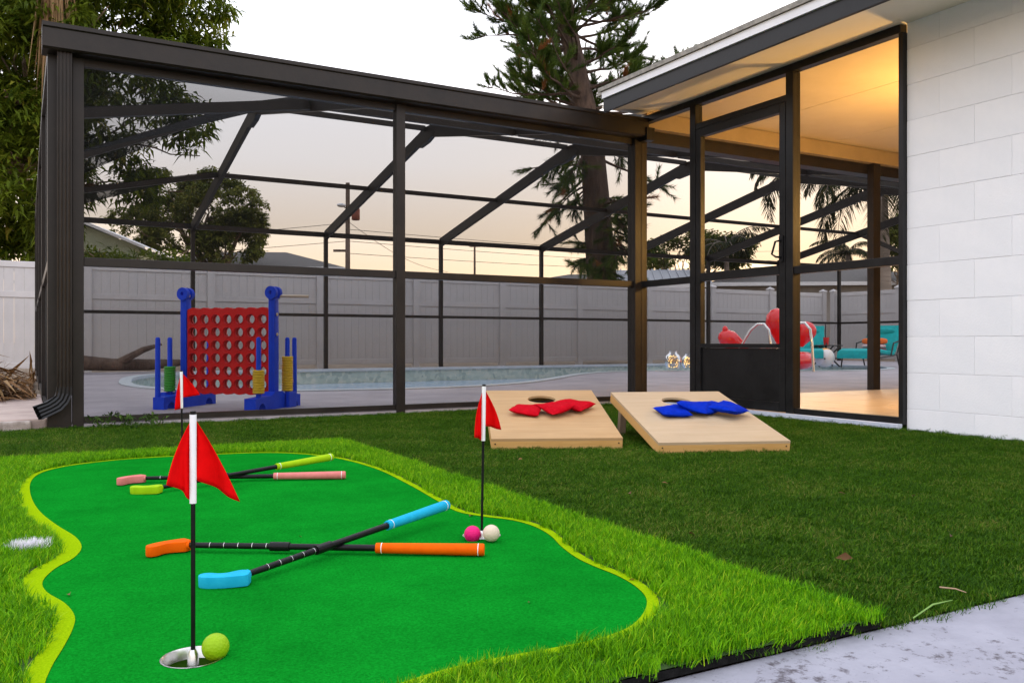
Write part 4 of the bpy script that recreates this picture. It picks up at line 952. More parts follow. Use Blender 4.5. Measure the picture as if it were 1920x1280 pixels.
# red inflatable crab-like float: ring body, two bulging raised claws
fp = D(1440, 14.6, 690); fp.z = DZ
fl_ = thing('pool_float', 'glossy red inflatable pool float with raised round claws behind the ladder', 'pool float', fp)
def blob(name, c, prof, ax, n=20):
    """lathe about an arbitrary axis"""
    q = Vector(ax).normalized().to_track_quat('Z', 'Y').to_matrix(); b = MB(); b.lathe(prof, n); b.v = [tuple(q @ Vector(v) + Vector(c)) for v in b.v]
    return b.build(name, REDVINYL, fl_, smooth=True, world=True)
pear = lambda r, L: [(0, 0), (r*.25, .01), (r*.45, L*.18), (r*.78, L*.38), (r, L*.62), (r*.85, L*.83), (r*.45, L*.96), (0, L)]
rt = Vector((RX, RY, 0)); up_ = Vector((0, 0, 1)); fw = Vector((FX, FY, 0))
b = MB(); b.tube([fp + rt*(.62*math.cos(k*math.pi/12)) + fw*(.50*math.sin(k*math.pi/12)) + up_*.15 for k in range(25)], .15, 16, False); b.build('ring_body', REDVINYL, fl_, smooth=True, world=True)
b = MB(); b.sphere(tuple(fp + up_*.18), .42, 24, 14, (1, 1, .45)); b.build('belly', REDVINYL, fl_, smooth=True, world=True)
blob('claw', fp + rt*-.34 + up_*.30, pear(.165, .58), rt*-1.0 + up_*.62); blob('claw_tip', fp + rt*-.70 + up_*.56, pear(.05, .18), rt*-.25 + up_*1)
blob('claw', fp + rt*.20 + up_*.42, pear(.20, .62), rt*-.10 + up_*1); blob('claw', fp + rt*.55 + up_*.38, pear(.17, .45), rt*.35 + up_*.9)

# glowing glass jars
GB = emit('fairy light', (1.0, .62, .18), 2.2); WIRE_ = mat('copper wire', (.45, .25, .10), rough=.4, metal=1)
for k, (px, dd, lab) in enumerate(((1262, 13.6, 'large round glass jar of fairy lights by the pool'), (1291, 13.9, 'smaller glass jar of fairy lights beside the large one'))):
    p = D(px, dd, 700); p.z = DZ + .034; r = .135 if k == 0 else .115
    t = thing('light_jar', lab, 'lantern', p, group='glowing glass jars')
    MB().lathe([(0, .003), (r*.7, .004), (r*.95, r*.5), (r, r), (r*.85, r*1.55), (r*.5, r*1.85), (r*.45, r*2.05), (r*.5, r*2.1)], 24).build('jar_glass', GLASS, t, smooth=True)
    b = MB(); wr = MB(); last = None; rr = random.Random(k)
    for i in range(60):
        a, u = rr.random()*6.283, rr.random(); q = r*.86*math.sqrt(max(0, 1 - (u*1.7 - .85)**2)); q *= .75 + .25*rr.random(); v = Vector((q*math.cos(a), q*math.sin(a), r*.2 + u*r*1.4))
        b.sphere(v, .0055, 6, 4)
        if last is not None: wr.tube([last, v], .0012, 4)
        last = v
    b.build('fairy_bulbs', GB, t); wr.build('wire', WIRE_, t)

# beach ball
bp = D(1546, 15.6, 687); r = .175
bb = thing('beach_ball', 'white beach ball with orange and yellow panels on the pool deck', 'beach ball', (bp.x, bp.y, DZ + r))
bc = [mat('ball white', (.75, .73, .72), rough=.35), mat('ball orange', (.80, .34, .03), rough=.35), mat('ball white two', (.74, .72, .71), rough=.35), mat('ball cream', (.70, .66, .60), rough=.35), mat('ball white three', (.74, .72, .72), rough=.35), mat('ball yellow', (.80, .55, .05), rough=.35)]
for g in range(6):
    b = MB(); vs = []; M_, N_ = 14, 6
    for i in range(M_ + 1):
        th = math.pi*i/M_
        for j in range(N_ + 1):
            a = 2*math.pi*(g + j/N_)/6; vs.append((r*math.sin(th)*math.cos(a), r*math.sin(th)*math.sin(a), r*math.cos(th)))
    b.add(vs, [(i*(N_+1)+j, i*(N_+1)+j+1, (i+1)*(N_+1)+j+1, (i+1)*(N_+1)+j) for i in range(M_) for j in range(N_)])
    o = b.build('panel', bc[g], bb, smooth=True); o.rotation_euler = (R(35), R(-15), R(40))

# teal lounge chairs
CHF = mat('dark chair frame', (.015, .013, .012), rough=.45)
def lounge(p, yaw, label):
    t = thing('lounge_chair', label, 'lounge chair', p, yaw, 'teal lounge chairs')
    # local: x along the seat towards the feet is -x, width along y
    b = MB(); seat = [(-.95, .20), (-.92, .27), (-.80, .31), (-.55, .305), (-.20, .27), (.02, .25)]; w2 = .31
    def pad(line, th, name):
        b = MB(); n = len(line); vs = []
        for (x, z) in line:
            for y, dz in ((-w2, -th*.5), (-w2, th*.15), (-w2 + .03, th*.5), (w2 - .03, th*.5), (w2, th*.15), (w2, -th*.5)): vs.append((x, y, z + dz))
        b.add(vs, [(i*6+k, i*6+(k+1) % 6, (i+1)*6+(k+1) % 6, (i+1)*6+k) for i in range(n-1) for k in range(6)] + [tuple(range(5, -1, -1)), tuple((n-1)*6+k for k in range(6))])
        return b.build(name, TEAL, t, smooth=True)
    pad(seat, .07, 'seat_cushion')
    n = 6; back = [(.02 + .30*i/n, .27 + .50*i/n) for i in range(n + 1)]
    b = MB(); vs = []
    for (x, z) in back:
        for y, dx in ((-w2, 0), (-w2 + .03, -.035), (w2 - .03, -.035), (w2, 0), (w2, .035), (-w2, .035)): vs.append((x + dx, y, z))
    b.add(vs, [(i*6+k, i*6+(k+1) % 6, (i+1)*6+(k+1) % 6, (i+1)*6+k) for i in range(n) for k in range(6)] + [tuple(range(5, -1, -1)), tuple(n*6+k for k in range(6))])
    b.build('back_cushion', TEAL, t, smooth=True)
    MB().sphere((.22, 0, .66), .1, 14, 10, (.45, 2.3, .7)).build('head_pillow', TEAL, t, smooth=True)
    for s in (-1, 1):
        MB().tube([(-.95, s*.33, .16), (-.1, s*.33, .21), (.06, s*.33, .24), (.40, s*.33, .80)], .014, 8).build('side_rail', CHF, t, smooth=True)
        MB().tube([(-.70, s*.33, .18), (-.75, s*.33, 0)], .013, 8).build('leg', CHF, t); MB().tube([(.05, s*.33, .24), (.16, s*.33, 0)], .013, 8).build('leg', CHF, t)
        MB().tube([(.24, s*.34, .50), (-.12, s*.35, .44), (-.20, s*.34, .22)], .014, 8).build('armrest', CHF, t, smooth=True)
    return t
def ang(lat, d): v = W(lat, d); return math.atan2(v.y, v.x)
p1 = D(1646, 16.0, 687); p1.z = DZ; lounge(p1, ang(.75, .66), 'teal cushioned lounge chair carrying a pillow and folded towels')
p2 = D(1513, 16.4, 687); p2.z = DZ; lounge(p2, ang(.35, .93), 'teal cushioned lounge chair half hidden behind the door frame')
# pillow and towels on the first chair
cm = Matrix.Translation(p1) @ Matrix.Rotation(ang(.75, .66), 4, 'Z')
def towel(name, label, cat, x, z, hx, hy, hz, c):
    m = mat(label[:20], c, tuple(k*.85 for k in c), rough=.9, scale=20, bump=.3); b = MB(); b.sphere((0, 0, 0), 1, 18, 12)
    b.v = [tuple(math.copysign(abs(q)**.6, q)*k for q, k in zip(v, (hx, hy, hz))) for v in b.v]
    o = b.build(name, m, smooth=True); tag(o, label, cat); o.matrix_world = cm @ Matrix.Translation((x, 0, z)); return o
towel('folded_towel', 'dark red folded towel lowest on the teal chair', 'towel', -.16, .325, .12, .22, .030, (.22, .03, .05))
towel('folded_towel', 'pink and white folded towel in the middle of the pile on the teal chair', 'towel', -.16, .385, .12, .21, .032, (.72, .50, .52))
towel('cushion', 'orange cushion on top of the towels on the teal chair', 'cushion', -.13, .475, .10, .23, .060, (.78, .16, .03))
# folding table and cup
tp = D(1549, 16.2, 687); tp.z = DZ
ft = thing('folding_table', 'small black folding side table with crossed legs between the teal chairs', 'table', tp, R(HEAD - 90))
MB().box(-.24, .24, -.2, .2, .385, .405).build('table_top', CHF, ft, bevel=.004)
for s in (-.17, .17):
    MB().bar((-.2, s, 0), (.2, s, .384), .02, .025).build('leg', CHF, ft); MB().bar((.2, s + .022, 0), (-.2, s + .022, .384), .02, .025).build('leg', CHF, ft)
cpm = mat('red cup', (.60, .02, .02), rough=.4)
o = MB().lathe([(0, 0), (.042, 0), (.055, .14), (.050, .14), (.040, .01), (0, .01)], 20).build('cup', cpm, loc=(tp.x + .0, tp.y, DZ + .406), smooth=True); tag(o, 'red cup standing on the black folding table', 'cup')

# ================================================================== TREES
def limb(b, a, c, r0, r1, n=6, wob=.08, sides=8):
    a = Vector(a); c = Vector(c); L = (c - a).length; pts = []
    for i in range(n + 1):
        t = i/n; p = a.lerp(c, t); 
        if 0 < i < n: p += Vector((random.gauss(0, wob*L*.25), random.gauss(0, wob*L*.25), random.gauss(0, wob*L*.15)))
        pts.append(p)
    b.tube(pts, [r0 + (r1 - r0)*i/n for i in range(n + 1)], sides); return pts
def broadleaf(name, label, base, blobs, leafm, barkm, tr, ll, lw, nclus, per, droop, limbs=9, group=None, hang=.6, tz=None, gap=-.16):
    """blobs: (centre, radii) ellipsoids filled with hanging leaf rosettes"""
    t = thing(name, label, 'tree', base, group=group)
    base = Vector(base); top = Vector(tz) if tz is not None else Vector(blobs[0][0])
    b = MB(); tp_ = limb(b, base - Vector((0, 0, .1)), base.lerp(top, .55), tr, tr*.65, 6, .05, 10)
    for k in range(limbs):
        c, rd = blobs[k % len(blobs)]; e = Vector(c) + Vector([random.gauss(0, .35)*q for q in rd]); m_ = tp_[-1]
        q = limb(b, m_, m_.lerp(e, .7), tr*.4, tr*.15, 5, .2, 7)
        for _ in range(3): limb(b, q[random.randint(2, 5)], e + Vector([random.gauss(0, .5)*s for s in rd]), tr*.13, .012, 4, .25, 5)
    b.build('trunk', barkm, t, smooth=True, world=True)
    vol = np.array([np.prod(rd)**(2/3) for c, rd in blobs]); cnt = (nclus*vol/vol.sum()).astype(int); P = []
    for (c, rd), m_ in zip(blobs, cnt):
        d = nrm(rng.normal(0, 1, (m_, 3))); q = (.35 + .65*rng.random(m_)**.45)[:, None]; P.append(np.array(c) + d*q*np.array(rd))
    P = np.concatenate(P)
    kp = np.array([noise.noise(Vector(p)*.9) + .35*noise.noise(Vector(p)*2.6) for p in P]) > gap; P = P[kp]
    cv = rng.random(len(P))
    n = len(P)*per; pos = np.repeat(P, per, 0) + rng.normal(0, ll*.28, (n, 3)); d = rng.normal(0, 1, (n, 3)); d[:, 2] = d[:, 2]*.45 - hang
    V, T, A = leaves(pos, d, ll*(.6 + .6*rng.random(n)), lw*(.7 + .5*rng.random(n)), np.clip(np.repeat(cv, per)*.55 + rng.random(n)*.45, 0, 1), droop=droop)
    link('crown', npmesh('crown', V, T, leafm, A), t, world=True); return t
def B(px, d, py, rx, ry, rz): return (tuple(D(px, d, py)), (rx, ry, rz))
# big broad-leaved tree at the left, beyond the fence, boughs reaching over the cage corner
bt = D(-60, 18.4, 640); bt.z = -.06
broadleaf('mango_tree', 'large broad leaved tree overhanging the left corner of the enclosure', bt,
          [B(0, 18.6, 330, 1.9, 1.6, 1.7), B(60, 18.6, 120, 2.2, 1.8, 1.6), B(-120, 19, 200, 2.4, 2, 2.6), B(230, 18.8, 40, 1.9, 1.6, 1.2), B(330, 19.2, 20, 1.2, 1.2, 1.15),
           B(240, 18.2, 215, 1.7, 1.3, .95), B(60, 19.4, -80, 2.6, 2.2, 1.5), B(250, 18.6, 345, .9, .8, .35), B(10, 18.0, 450, 1.1, .9, .7), B(30, 17.4, 250, 1.3, .8, 1.2), B(-20, 17.2, 60, 1.6, .8, 1.2), B(150, 17.6, 60, 1.3, .9, .9), B(60, 17.3, 380, .8, .6, .7)], MANGO, BARKL, .2, .28, .066, 6000, 14, .22, 14, hang=.42, tz=D(60, 18.6, 60))
# palm with a skirt of dead fronds behind the corner post
def palm(name, label, base, H, lean, nf, L, m, skirt=0, rtr=.16, drop=1.0, dead=STRAW, group=None):
    t = thing(name, label, 'palm tree', base, group=group); base = Vector(base)
    top = base + Vector((lean[0], lean[1], H)); b = MB(); N = 14
    pts = [base.lerp(top, i/N) + Vector((lean[0], lean[1], 0))*.12*math.sin(math.pi*i/N) for i in range(N + 1)]
    b.tube(pts, [rtr*(1.25 - .4*i/N + (.04 if i % 2 else 0)) for i in range(N + 1)], 14); b.build('trunk', PALMBARK, t, smooth=True, world=True)
    rib = MB(); Vs = []
    for k in range(nf):
        a = 2*math.pi*k/nf*1.618*1.0 + random.random()*.4; el = random.uniform(-.25, 1.1); l = L*random.uniform(.8, 1.1)
        dirh = Vector((math.cos(a), math.sin(a), 0)); pts = []; p = top.copy(); e_ = el; st = l/12
        for i in range(13):
            pts.append(p.copy()); p = p + (dirh*math.cos(e_) + Vector((0, 0, 1))*math.sin(e_))*st; e_ -= drop*(.10 + .10*i/12)
        rib.tube(pts, [.022*(1 - i/14) + .003 for i in range(13)], 5)
        pos = []; ds = []; ln = []
        for i in range(1, 13):
            tg = (pts[i] - pts[i-1]).normalized(); sd_ = tg.cross(Vector((0, 0, 1))).normalized()
            for q in range(5):
                pp = pts[i-1].lerp(pts[i], q/5)
                for s in (-1, 1):
                    pos.append(pp); ds.append(sd_*s*1.0 + tg*.55 + Vector((random.gauss(0, .12), random.gauss(0, .12), -.55 + random.gauss(0, .15)))); ln.append(L*.26*(math.sin(math.pi*(i/13*.85 + .12)))*random.uniform(.8, 1.1))
        Vs.append(leaves(np.array(pos), np.array(ds), np.array(ln), .035, droop=.25, fold=.3))
    fr = link('crown', npmesh('crown', *joinm(Vs)[:2], m, joinm(Vs)[2]), t, world=True); rib.build('frond_ribs', PALMBARK, t, world=True)
    if skirt:
        n = skirt; a = rng.random(n)*6.283; h = rng.random(n)
        pos = np.array(top) + np.stack([np.cos(a)*.16, np.sin(a)*.16, -h*.7], 1); d = np.stack([np.cos(a)*.07, np.sin(a)*.07, -np.ones(n)], 1) + rng.normal(0, .04, (n, 3))
        V, T, A = leaves(pos, d, 1.5 + 1.4*rng.random(n), .05, droop=.1, fold=.2); link('dead_fronds', npmesh('dead_fronds', V, T, dead, A), t, world=True)
    return t
pb = D(100, 16.9, 640); pb.z = -.06
palm('cabbage_palm', 'palm with a skirt of dry tan fronds behind the corner post', pb, D(92, 16.9, -150).z, (.05, .1), 14, 2.2, PALMLEAF, 110)
# mid-distance tree left of the pole
broadleaf('oak_tree', 'rounded small leaved tree beyond the fence and grey roof', tuple(Vector((D(400, 34, 640).x, D(400, 34, 640).y, -.06))),
          [B(400, 34, 400, 2.3, 2, 1.5), B(330, 34, 390, 1.8, 1.6, 1.3), B(455, 34, 430, 1.0, 1.2, 1.0), B(300, 33, 345, 1.0, 1.0, .6), B(395, 34, 350, 1.2, 1.2, .7), B(460, 33.6, 465, .7, .7, .5), B(350, 33.5, 450, 1.8, 1.2, .9), B(430, 33.5, 470, 1.2, 1, .6), B(260, 33, 430, 1.4, 1, .9), B(475, 33.6, 405, .5, .6, .35), B(365, 33.6, 335, .7, .6, .4), B(285, 33.6, 385, .9, .8, .5)], OAK, BARKL, .3, .16, .085, 5200, 14, .2, 10, hang=.2, gap=.04)
# loose shrub showing above the fence
broadleaf('leafy_shrub', 'low leafy shrub growing just behind the back fence at the left', tuple(Vector((D(260, 17.6, 640).x, D(260, 17.6, 640).y, -.06))),
          [B(195, 17.6, 486, .5, .4, .20), B(270, 17.6, 490, .6, .4, .16), B(330, 17.6, 490, .4, .3, .16)], MANGO, BARKL, .05, .20, .045, 130, 9, .1, 6, hang=-.4)
# bank of bushes and palms at the right
broadleaf('hedge_tree', 'dense dark bush behind the metal roof seen through the cage', tuple(Vector((D(1290, 36, 640).x, D(1290, 36, 640).y, -.06))),
          [B(1250, 36, 475, 1.3, 1.0, .7), B(1310, 36, 465, 1.3, 1.0, .8), B(1370, 36, 470, 1.2, 1, .8), B(1225, 37, 490, .8, .8, .4)], OAK, BARKL, .15, .2, .10, 1100, 12, .2, 8, hang=.2)
broadleaf('hedge_tree', 'leafy tree against the sunset beside the palm trunk', tuple(Vector((D(1690, 32, 640).x, D(1690, 32, 640).y, -.06))),
          [B(1690, 32, 450, .8, .8, .9), B(1740, 32, 430, 1.2, 1, 1.2), B(1660, 33, 495, .5, .5, .35)], OAK, BARKL, .12, .2, .10, 700, 12, .2, 8, hang=.2)
def gp(px, d): v = D(px, d, 640); v.z = -.06; return v
palm('queen_palm', 'tall palm with drooping fronds behind the lanai post', gp(1664, 26), D(0, 26, 335).z, (-.15, .1), 17, 3.1, PALMLEAF, 0, .19, 1.35)
palm('queen_palm', 'palm whose drooping fronds hang beside the door frame', gp(1490, 27), D(0, 27, 318).z, (.1, .1), 12, 2.1, PALMLEAF, 0, .10, 1.5)
palm('areca_palm', 'low feathery palm silhouetted by the sunset beside the dark bush', gp(1362, 34), D(0, 34, 455).z, (.1, .1), 16, 2.0, PALMLEAF, 0, .10, 1.0)
palm('areca_palm', 'low feathery palm rising behind the side fence at the sunset', gp(1590, 40), D(0, 40, 470).z, (.1, .1), 12, 1.8, PALMLEAF, 0, .10, 1.0)

# tall pine behind the fence
def pine():
    dP = 22.5; t = thing('pine_tree', 'tall pine with rough bark and tufted branches rising behind the enclosure', 'pine tree', gp(1128, dP))
    key = [(1130, 660), (1128, 520), (1120, 400), (1108, 250), (1085, 150), (1066, 60), (1052, -40), (1035, -180), (1025, -300)]
    pts = [D(x, dP, y) for x, y in key]; b = MB(); b.tube(pts, [.46, .40, .36, .31, .27, .24, .21, .15, .07], 16); b.build('trunk', BARK, t, smooth=True, world=True)
    def at(z):
        for i in range(len(pts) - 1):
            if pts[i].z <= z <= pts[i+1].z: return pts[i].lerp(pts[i+1], (z - pts[i].z)/(pts[i+1].z - pts[i].z))
        return pts[-1]
    br = MB(); NP = []; ND = []; NV = []; rr = random.Random(5)
    zs = [2.3 + 4.0*(i + rr.random())/34 for i in range(34)] + [6.3 + 6.8*(i + rr.random())/118 for i in range(118)]
    for z in zs:
        o_ = at(z); a = rr.random()*6.283; dense = z > 6.3
        L = (rr.uniform(1.5, 3.1) if dense else rr.uniform(1.0, 2.4)) * (1 if z < 11 else max(.3, (13.4 - z)/2.6))
        if z < 3.4: L = rr.uniform(.5, 1.6)
        el = rr.uniform(-.15, .35) if dense else rr.uniform(-.5, .1)
        dh = Vector((math.cos(a), math.sin(a), 0)); p = o_.copy(); pp = []; e_ = el
        for i in range(9):
            pp.append(p.copy()); e_ += rr.gauss(.05 if dense else -.03, .1) ; dh = (dh + Vector((rr.gauss(0, .12), rr.gauss(0, .12), 0))).normalized()
            p = p + (dh*math.cos(e_) + Vector((0, 0, 1))*math.sin(e_))*L/8
        br.tube(pp, [.045*(1 - i/9.5) for i in range(9)], 6)
        nt_ = rr.randint(22, 30) if dense else rr.randint(9, 13)
        for k in range(nt_):
            u = rr.uniform(.22, 1.0)**.75; s = min(7, int(u*8)); q = pp[s].lerp(pp[s+1], u*8 - s) if u < 1 else pp[8]
            tg = (pp[s+1] - pp[s]).normalized(); dv = (tg + Vector((rr.gauss(0, .75), rr.gauss(0, .75), rr.gauss(.25 if dense else -.15, .45)))).normalized()
            tl2 = rr.uniform(.3, .62); n = 7; tp2 = [q]
            for i in range(n): dv = (dv + Vector((0, 0, .07 if dense else -.03))).normalized(); tp2.append(tp2[-1] + dv*tl2/n)
            br.tube([tp2[0], tp2[n//2], tp2[-1]], [.012, .009, .004], 4)
            m_ = 105; uu = .15 + .85*np.array([rr.random() for _ in range(m_)]); ar = np.array([list(v) for v in tp2]); ix = np.minimum((uu*n).astype(int), n - 1); pos = ar[ix] + (ar[ix+1] - ar[ix])*(uu*n - ix)[:, None]
            d = np.array(dv)[None]*1.0 + nrm(rng.normal(0, 1, (m_, 3)))*.62; NP.append(pos); ND.append(d); base_v = rr.random()*.65 if rr.random() > .035 else .97; NV.append(np.clip(base_v + rng.random(m_)*.25, 0, 1))
    br.build('branches', BARK, t, world=True)
    P = np.concatenate(NP); n = len(P); V, T, A = needles(P, np.concatenate(ND), .12 + .12*rng.random(n), .013, np.concatenate(NV))
    link('crown', npmesh('crown', V, T, NEEDLE, A), t, world=True); print('needles', n)
pine()

# ================================================================== NEIGHBOURS, POLES, WIRES
SIDING = mat('pale green siding', (.34, .38, .27), (.40, .44, .32), rough=.7, scale=3)
HWALL = mat('neighbour stucco', (.28, .25, .225), (.34, .31, .28), rough=.85, scale=3)
GREYRF = mat('grey shingle', (.085, .078, .075), (.14, .128, .12), rough=.9, scale=14, bump=.4)
METALRF = mat('pale metal roof', (.20, .21, .235), (.27, .28, .31), rough=.4, metal=.5, scale=2)
def housebox(name, label, c, yaw, w, dpt, hw, hr, wm, rm, hip=False, ribs=0, siding=0, ov=.3):
    t = thing(name, label, 'house', c, yaw)
    wl = MB(); z0 = -.06
    if siding:
        n = int((hw - z0)/.18)
        MB().box(-w/2 + .02, w/2 - .02, -dpt/2 + .02, dpt/2 - .02, z0, hw).build('wall', wm, t)
        for i in range(n):
            z = z0 + i*.18; b = MB(); b.add([(-w/2, -dpt/2 - .012, z), (w/2, -dpt/2 - .012, z), (w/2, -dpt/2 + .015, z), (-w/2, -dpt/2 + .015, z), (-w/2, -dpt/2 + .004, z + .18), (w/2, -dpt/2 + .004, z + .18), (w/2, -dpt/2 + .015, z + .18), (-w/2, -dpt/2 + .015, z + .18)], [(0,3,2,1),(4,5,6,7),(0,1,5,4),(1,2,6,5),(2,3,7,6),(3,0,4,7)]); b.build('siding_board', wm, t)
    else: MB().box(-w/2, w/2, -dpt/2, dpt/2, z0, hw).build('wall', wm, t)
    W2, D2 = w/2 + ov, dpt/2 + ov
    if hip:
        r = max(.1, w/2 - dpt/2*.9)
        v = [(-W2, -D2, hw - .05), (W2, -D2, hw - .05), (W2, D2, hw - .05), (-W2, D2, hw - .05), (-r, 0, hr), (r, 0, hr)]
        rf = MB().add(v, [(0,1,5,4), (1,2,5), (2,3,4,5), (3,0,4), (0,3,2,1)]).build('roof', rm, t)
        MB().box(-W2, W2, -D2 - .02, -D2 + .0, hw - .18, hw - .04).build('fascia', WHITEPT, t)
    elif siding:                                   # gable end towards us
        rf = MB().add([(-W2, -D2, hw - .1), (0, -D2, hr), (W2, -D2, hw - .1), (-W2, D2, hw - .1), (0, D2, hr), (W2, D2, hw - .1), (-W2, -D2, hw - .02), (0, -D2, hr + .09), (W2, -D2, hw - .02), (-W2, D2, hw - .02), (0, D2, hr + .09), (W2, D2, hw - .02)],
                      [(0,1,4,3), (1,2,5,4), (6,9,10,7), (7,10,11,8), (0,6,7,1), (1,7,8,2), (3,4,10,9), (4,5,11,10), (0,3,9,6), (2,8,11,5)]).build('roof', WHITEPT, t)
        MB().add([(-w/2, -dpt/2, hw), (w/2, -dpt/2, hw), (0, -dpt/2, hr - .05), (-w/2, -dpt/2 + .1, hw), (w/2, -dpt/2 + .1, hw), (0, -dpt/2 + .1, hr - .05)], [(0,1,2), (5,4,3), (0,3,4,1), (1,4,5,2), (2,5,3,0)]).build('gable', wm, t)
    else:
        rf = MB().add([(-W2, -D2, hw - .05), (W2, -D2, hw - .05), (W2, 0, hr), (-W2, 0, hr), (-W2, D2, hw - .05), (W2, D2, hw - .05)], [(0,1,2,3), (3,2,5,4)]).build('roof', rm, t)
        rf.modifiers.new('thickness', 'SOLIDIFY').thickness = .08
        MB().box(-W2, W2, -D2 - .02, -D2, hw - .2, hw - .06).build('fascia', WHITEPT, t)
        if ribs:
            for i in range(ribs):
                x = -W2 + (i + .5)*2*W2/ribs; MB().bar((x, -D2, hw - .03), (x, 0, hr + .02), .05, .05).build('roof_rib', rm, rf)
    return t
def hx(px, d): v = D(px, d, 640); return (v.x, v.y, -.06)
t = housebox('garden_shed', 'pale green shed with white gabled roof behind the left part of the fence', hx(190, 27), R(HEAD - 90 + 8), 3.2, 3.5, D(0, 26, 462).z, D(0, 26, 420).z, SIDING, WHITEPT, siding=1, ov=.25)
housebox('neighbour_house', 'low house with grey hipped roof behind the fence left of the utility pole', hx(470, 38), R(HEAD - 90 + 4), 8.5, 6, D(0, 36, 500).z, D(0, 38, 470).z, HWALL, GREYRF, hip=True)
housebox('neighbour_house', 'small house with ribbed pale metal roof right of the pine trunk', hx(1215, 33), R(HEAD - 90 - 6), 3.6, 5, D(0, 32, 532).z, D(0, 33, 503).z, HWALL, METALRF, ribs=14)
housebox('neighbour_house', 'house with wide grey roof behind the side fence and palm trunk', hx(1525, 36), R(HEAD - 90 - 6), 9.0, 6, D(0, 33, 524).z, D(0, 36, 498).z, HWALL, GREYRF, hip=True)
housebox('neighbour_house', 'far low house with grey roof behind the pine trunk', hx(1085, 40), R(HEAD - 90 - 2), 4.5, 4, D(0, 40, 530).z, D(0, 40, 512).z, HWALL, GREYRF, hip=True)
POLE = mat('weathered pole wood', (.10, .07, .05), (.18, .13, .10), rough=.95, scale=4, stretch=(1, 1, .1), bump=.4)
up = thing('utility_pole', 'wooden utility pole carrying a rusty transformer', 'utility pole', gp(652, 42))
h = D(0, 42, 343).z; MB().tube([gp(652, 42), D(652, 42, 343)], [.14, .10], 10).build('pole', POLE, up, smooth=True, world=True)
RUST = mat('rusty red metal', (.22, .06, .035), (.32, .10, .06), rough=.8, scale=8)
c = D(667, 41.8, 402); MB().lathe([(0, -.28), (.18, -.28), (.2, -.25), (.2, .25), (.16, .31), (0, .33)], 16, c).build('transformer', RUST, up, smooth=True, world=True)
c = D(640, 41.8, 385); MB().sphere(c, .16, 14, 8, (1.4, 1, .6)).build('street_light', WHITEPT, up, smooth=True, world=True)
MB().bar(D(648, 41.9, 390), D(640, 41.8, 385), .04, .04).build('lamp_arm', POLE, up, world=True)
MB().bar(D(625, 42, 470), D(648, 42, 470), .05, .12).build('junction_box', POLE, up, world=True)
up2 = thing('utility_pole', 'thin distant utility pole between the two middle cage posts', 'utility pole', gp(890, 70))
MB().tube([gp(890, 70), D(890, 70, 456)], [.12, .08], 8).build('pole', POLE, up2, world=True); MB().bar(D(880, 70, 462), D(900, 70, 462), .1, .1).build('crossarm', POLE, up2, world=True)
WIREM = mat('black cable', (.02, .02, .02), rough=.6)
wires = [((-200, 52, 450), (652, 42, 418), 'upper'), ((-200, 52, 475), (652, 42, 452), 'lower'), ((652, 42, 430), (1500, 74, 470), 'upper right'), ((652, 42, 452), (1500, 74, 487), 'middle right'), ((652, 42, 475), (1500, 74, 498), 'lowest right'), ((652, 42, 415), (840, 60, 510), 'slanting')]
names = ['power cable running left from the top of the utility pole', 'power cable running left below the upper one', 'highest power cable running right from the utility pole', 'middle power cable running right from the utility pole', 'lowest power cable running right from the utility pole', 'cable slanting down from the utility pole to the right']
for (a, c, _), lab in zip(wires, names):
    a = D(*a); c = D(*c); pts = [a.lerp(c, i/14) - Vector((0, 0, .5*math.sin(math.pi*i/14))) for i in range(15)]
    tag(MB().tube(pts, .013, 5).build('power_cable', WIREM), lab, 'cable', 'power cables')

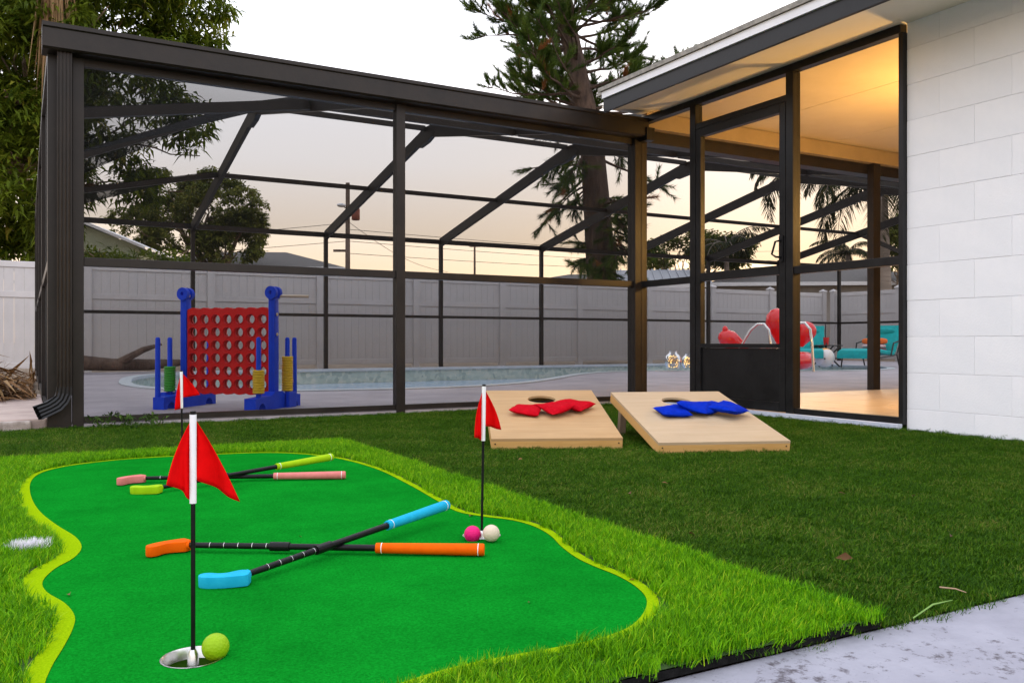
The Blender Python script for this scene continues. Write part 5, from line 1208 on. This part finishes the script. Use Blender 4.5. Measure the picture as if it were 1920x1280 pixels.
# ================================================================== SMALL THINGS ON THE GROUND
n = 60; P = np.array([[*G(random.uniform(175, 335), random.uniform(796, 806))] for _ in range(10)]); pos = np.repeat(P, 26, 0); pos[:, 2] = .0; k = len(pos)
d = rng.normal(0, 1, (k, 3)); d[:, 2] = np.abs(d[:, 2]) + .3; V, T, A = leaves(pos + rng.normal(0, .025, (k, 3))*[1, 1, 0] + np.column_stack([np.zeros(k), np.zeros(k), rng.random(k)*.06]), d, .02 + .035*rng.random(k), .014)
tag(link('weeds', npmesh('weeds', V, T, WEED, A)), 'small weeds growing along the enclosure sill below the giant game', 'weeds', kind='stuff')
for (x, y, s_, z, lab) in ((1600, 1047, .024, .02, 'tan curled fallen leaf on the lawn, the one nearest the slab'), (1570, 924, .016, .02, 'pale fallen leaf in the middle of the lawn below the block wall'), (1240, 905, .015, .02, 'small fallen leaf on the lawn just in front of the pale board'),
        (1183, 926, .018, .02, 'small fallen leaf on the lawn in front of the gap between the boards'), (620, 768, .02, .04, 'small dry leaf at the sill of the enclosure right of the giant game'), (1780, 1000, .018, .02, 'small brown fallen leaf on the lawn at the far right'),
        (1290, 1000, .015, .02, 'small brown leaf on the lawn beside the lime border'), (1710, 930, .014, .02, 'tiny fallen leaf on the lawn below the block wall'), (980, 860, .014, .02, 'tiny fallen leaf on the lawn in front of the golden board'),
        (1192, 1088, .010, .018, 'dark leaf scrap at the right tip of the putting felt'), (130, 1116, .011, .018, 'dark leaf scrap on the felt by the wavy left edge'), (880, 968, .014, .018, 'pale dry leaf on the felt left of the flag between the balls'), (560, 1005, .006, .018, 'tiny dark speck of leaf on the felt above the orange putter'), (990, 1130, .006, .018, 'tiny dark speck of leaf on the right half of the felt')):
    p = G(x, y, z)
    V, T, A = leaves(np.array([[p.x, p.y, z + .001]]), np.array([[random.gauss(0, 1), random.gauss(0, 1), .05]]), s_*1.6, s_*.8, np.array([random.random()]))
    tag(link('fallen_leaf', npmesh('fallen_leaf', V, T, LITTER, A)), lab, 'leaf', 'fallen leaves')
a = G(1712, 1158, .022); c = G(1786, 1124, .05); GRB = mat('loose green blade', (.12, .26, .04), (.2, .34, .07), rough=.6)
tag(MB().tube([a, a.lerp(c, .5) + Vector((0, 0, .008)), c], [.0012, .0016, .0005], 5).build('grass_blade', GRB), 'long loose green grass blade near the edge of the slab', 'grass blade')
a = G(1762, 1100, .026); c = G(1812, 1110, .026); TW = mat('dry twig', (.36, .24, .15), rough=.8)
tag(MB().tube([a, a.lerp(c, .6) + Vector((0, 0, .003)), c], [.0018, .0015, .0008], 5).build('twig', TW), 'dry tan twig lying on the lawn near the slab', 'twig')
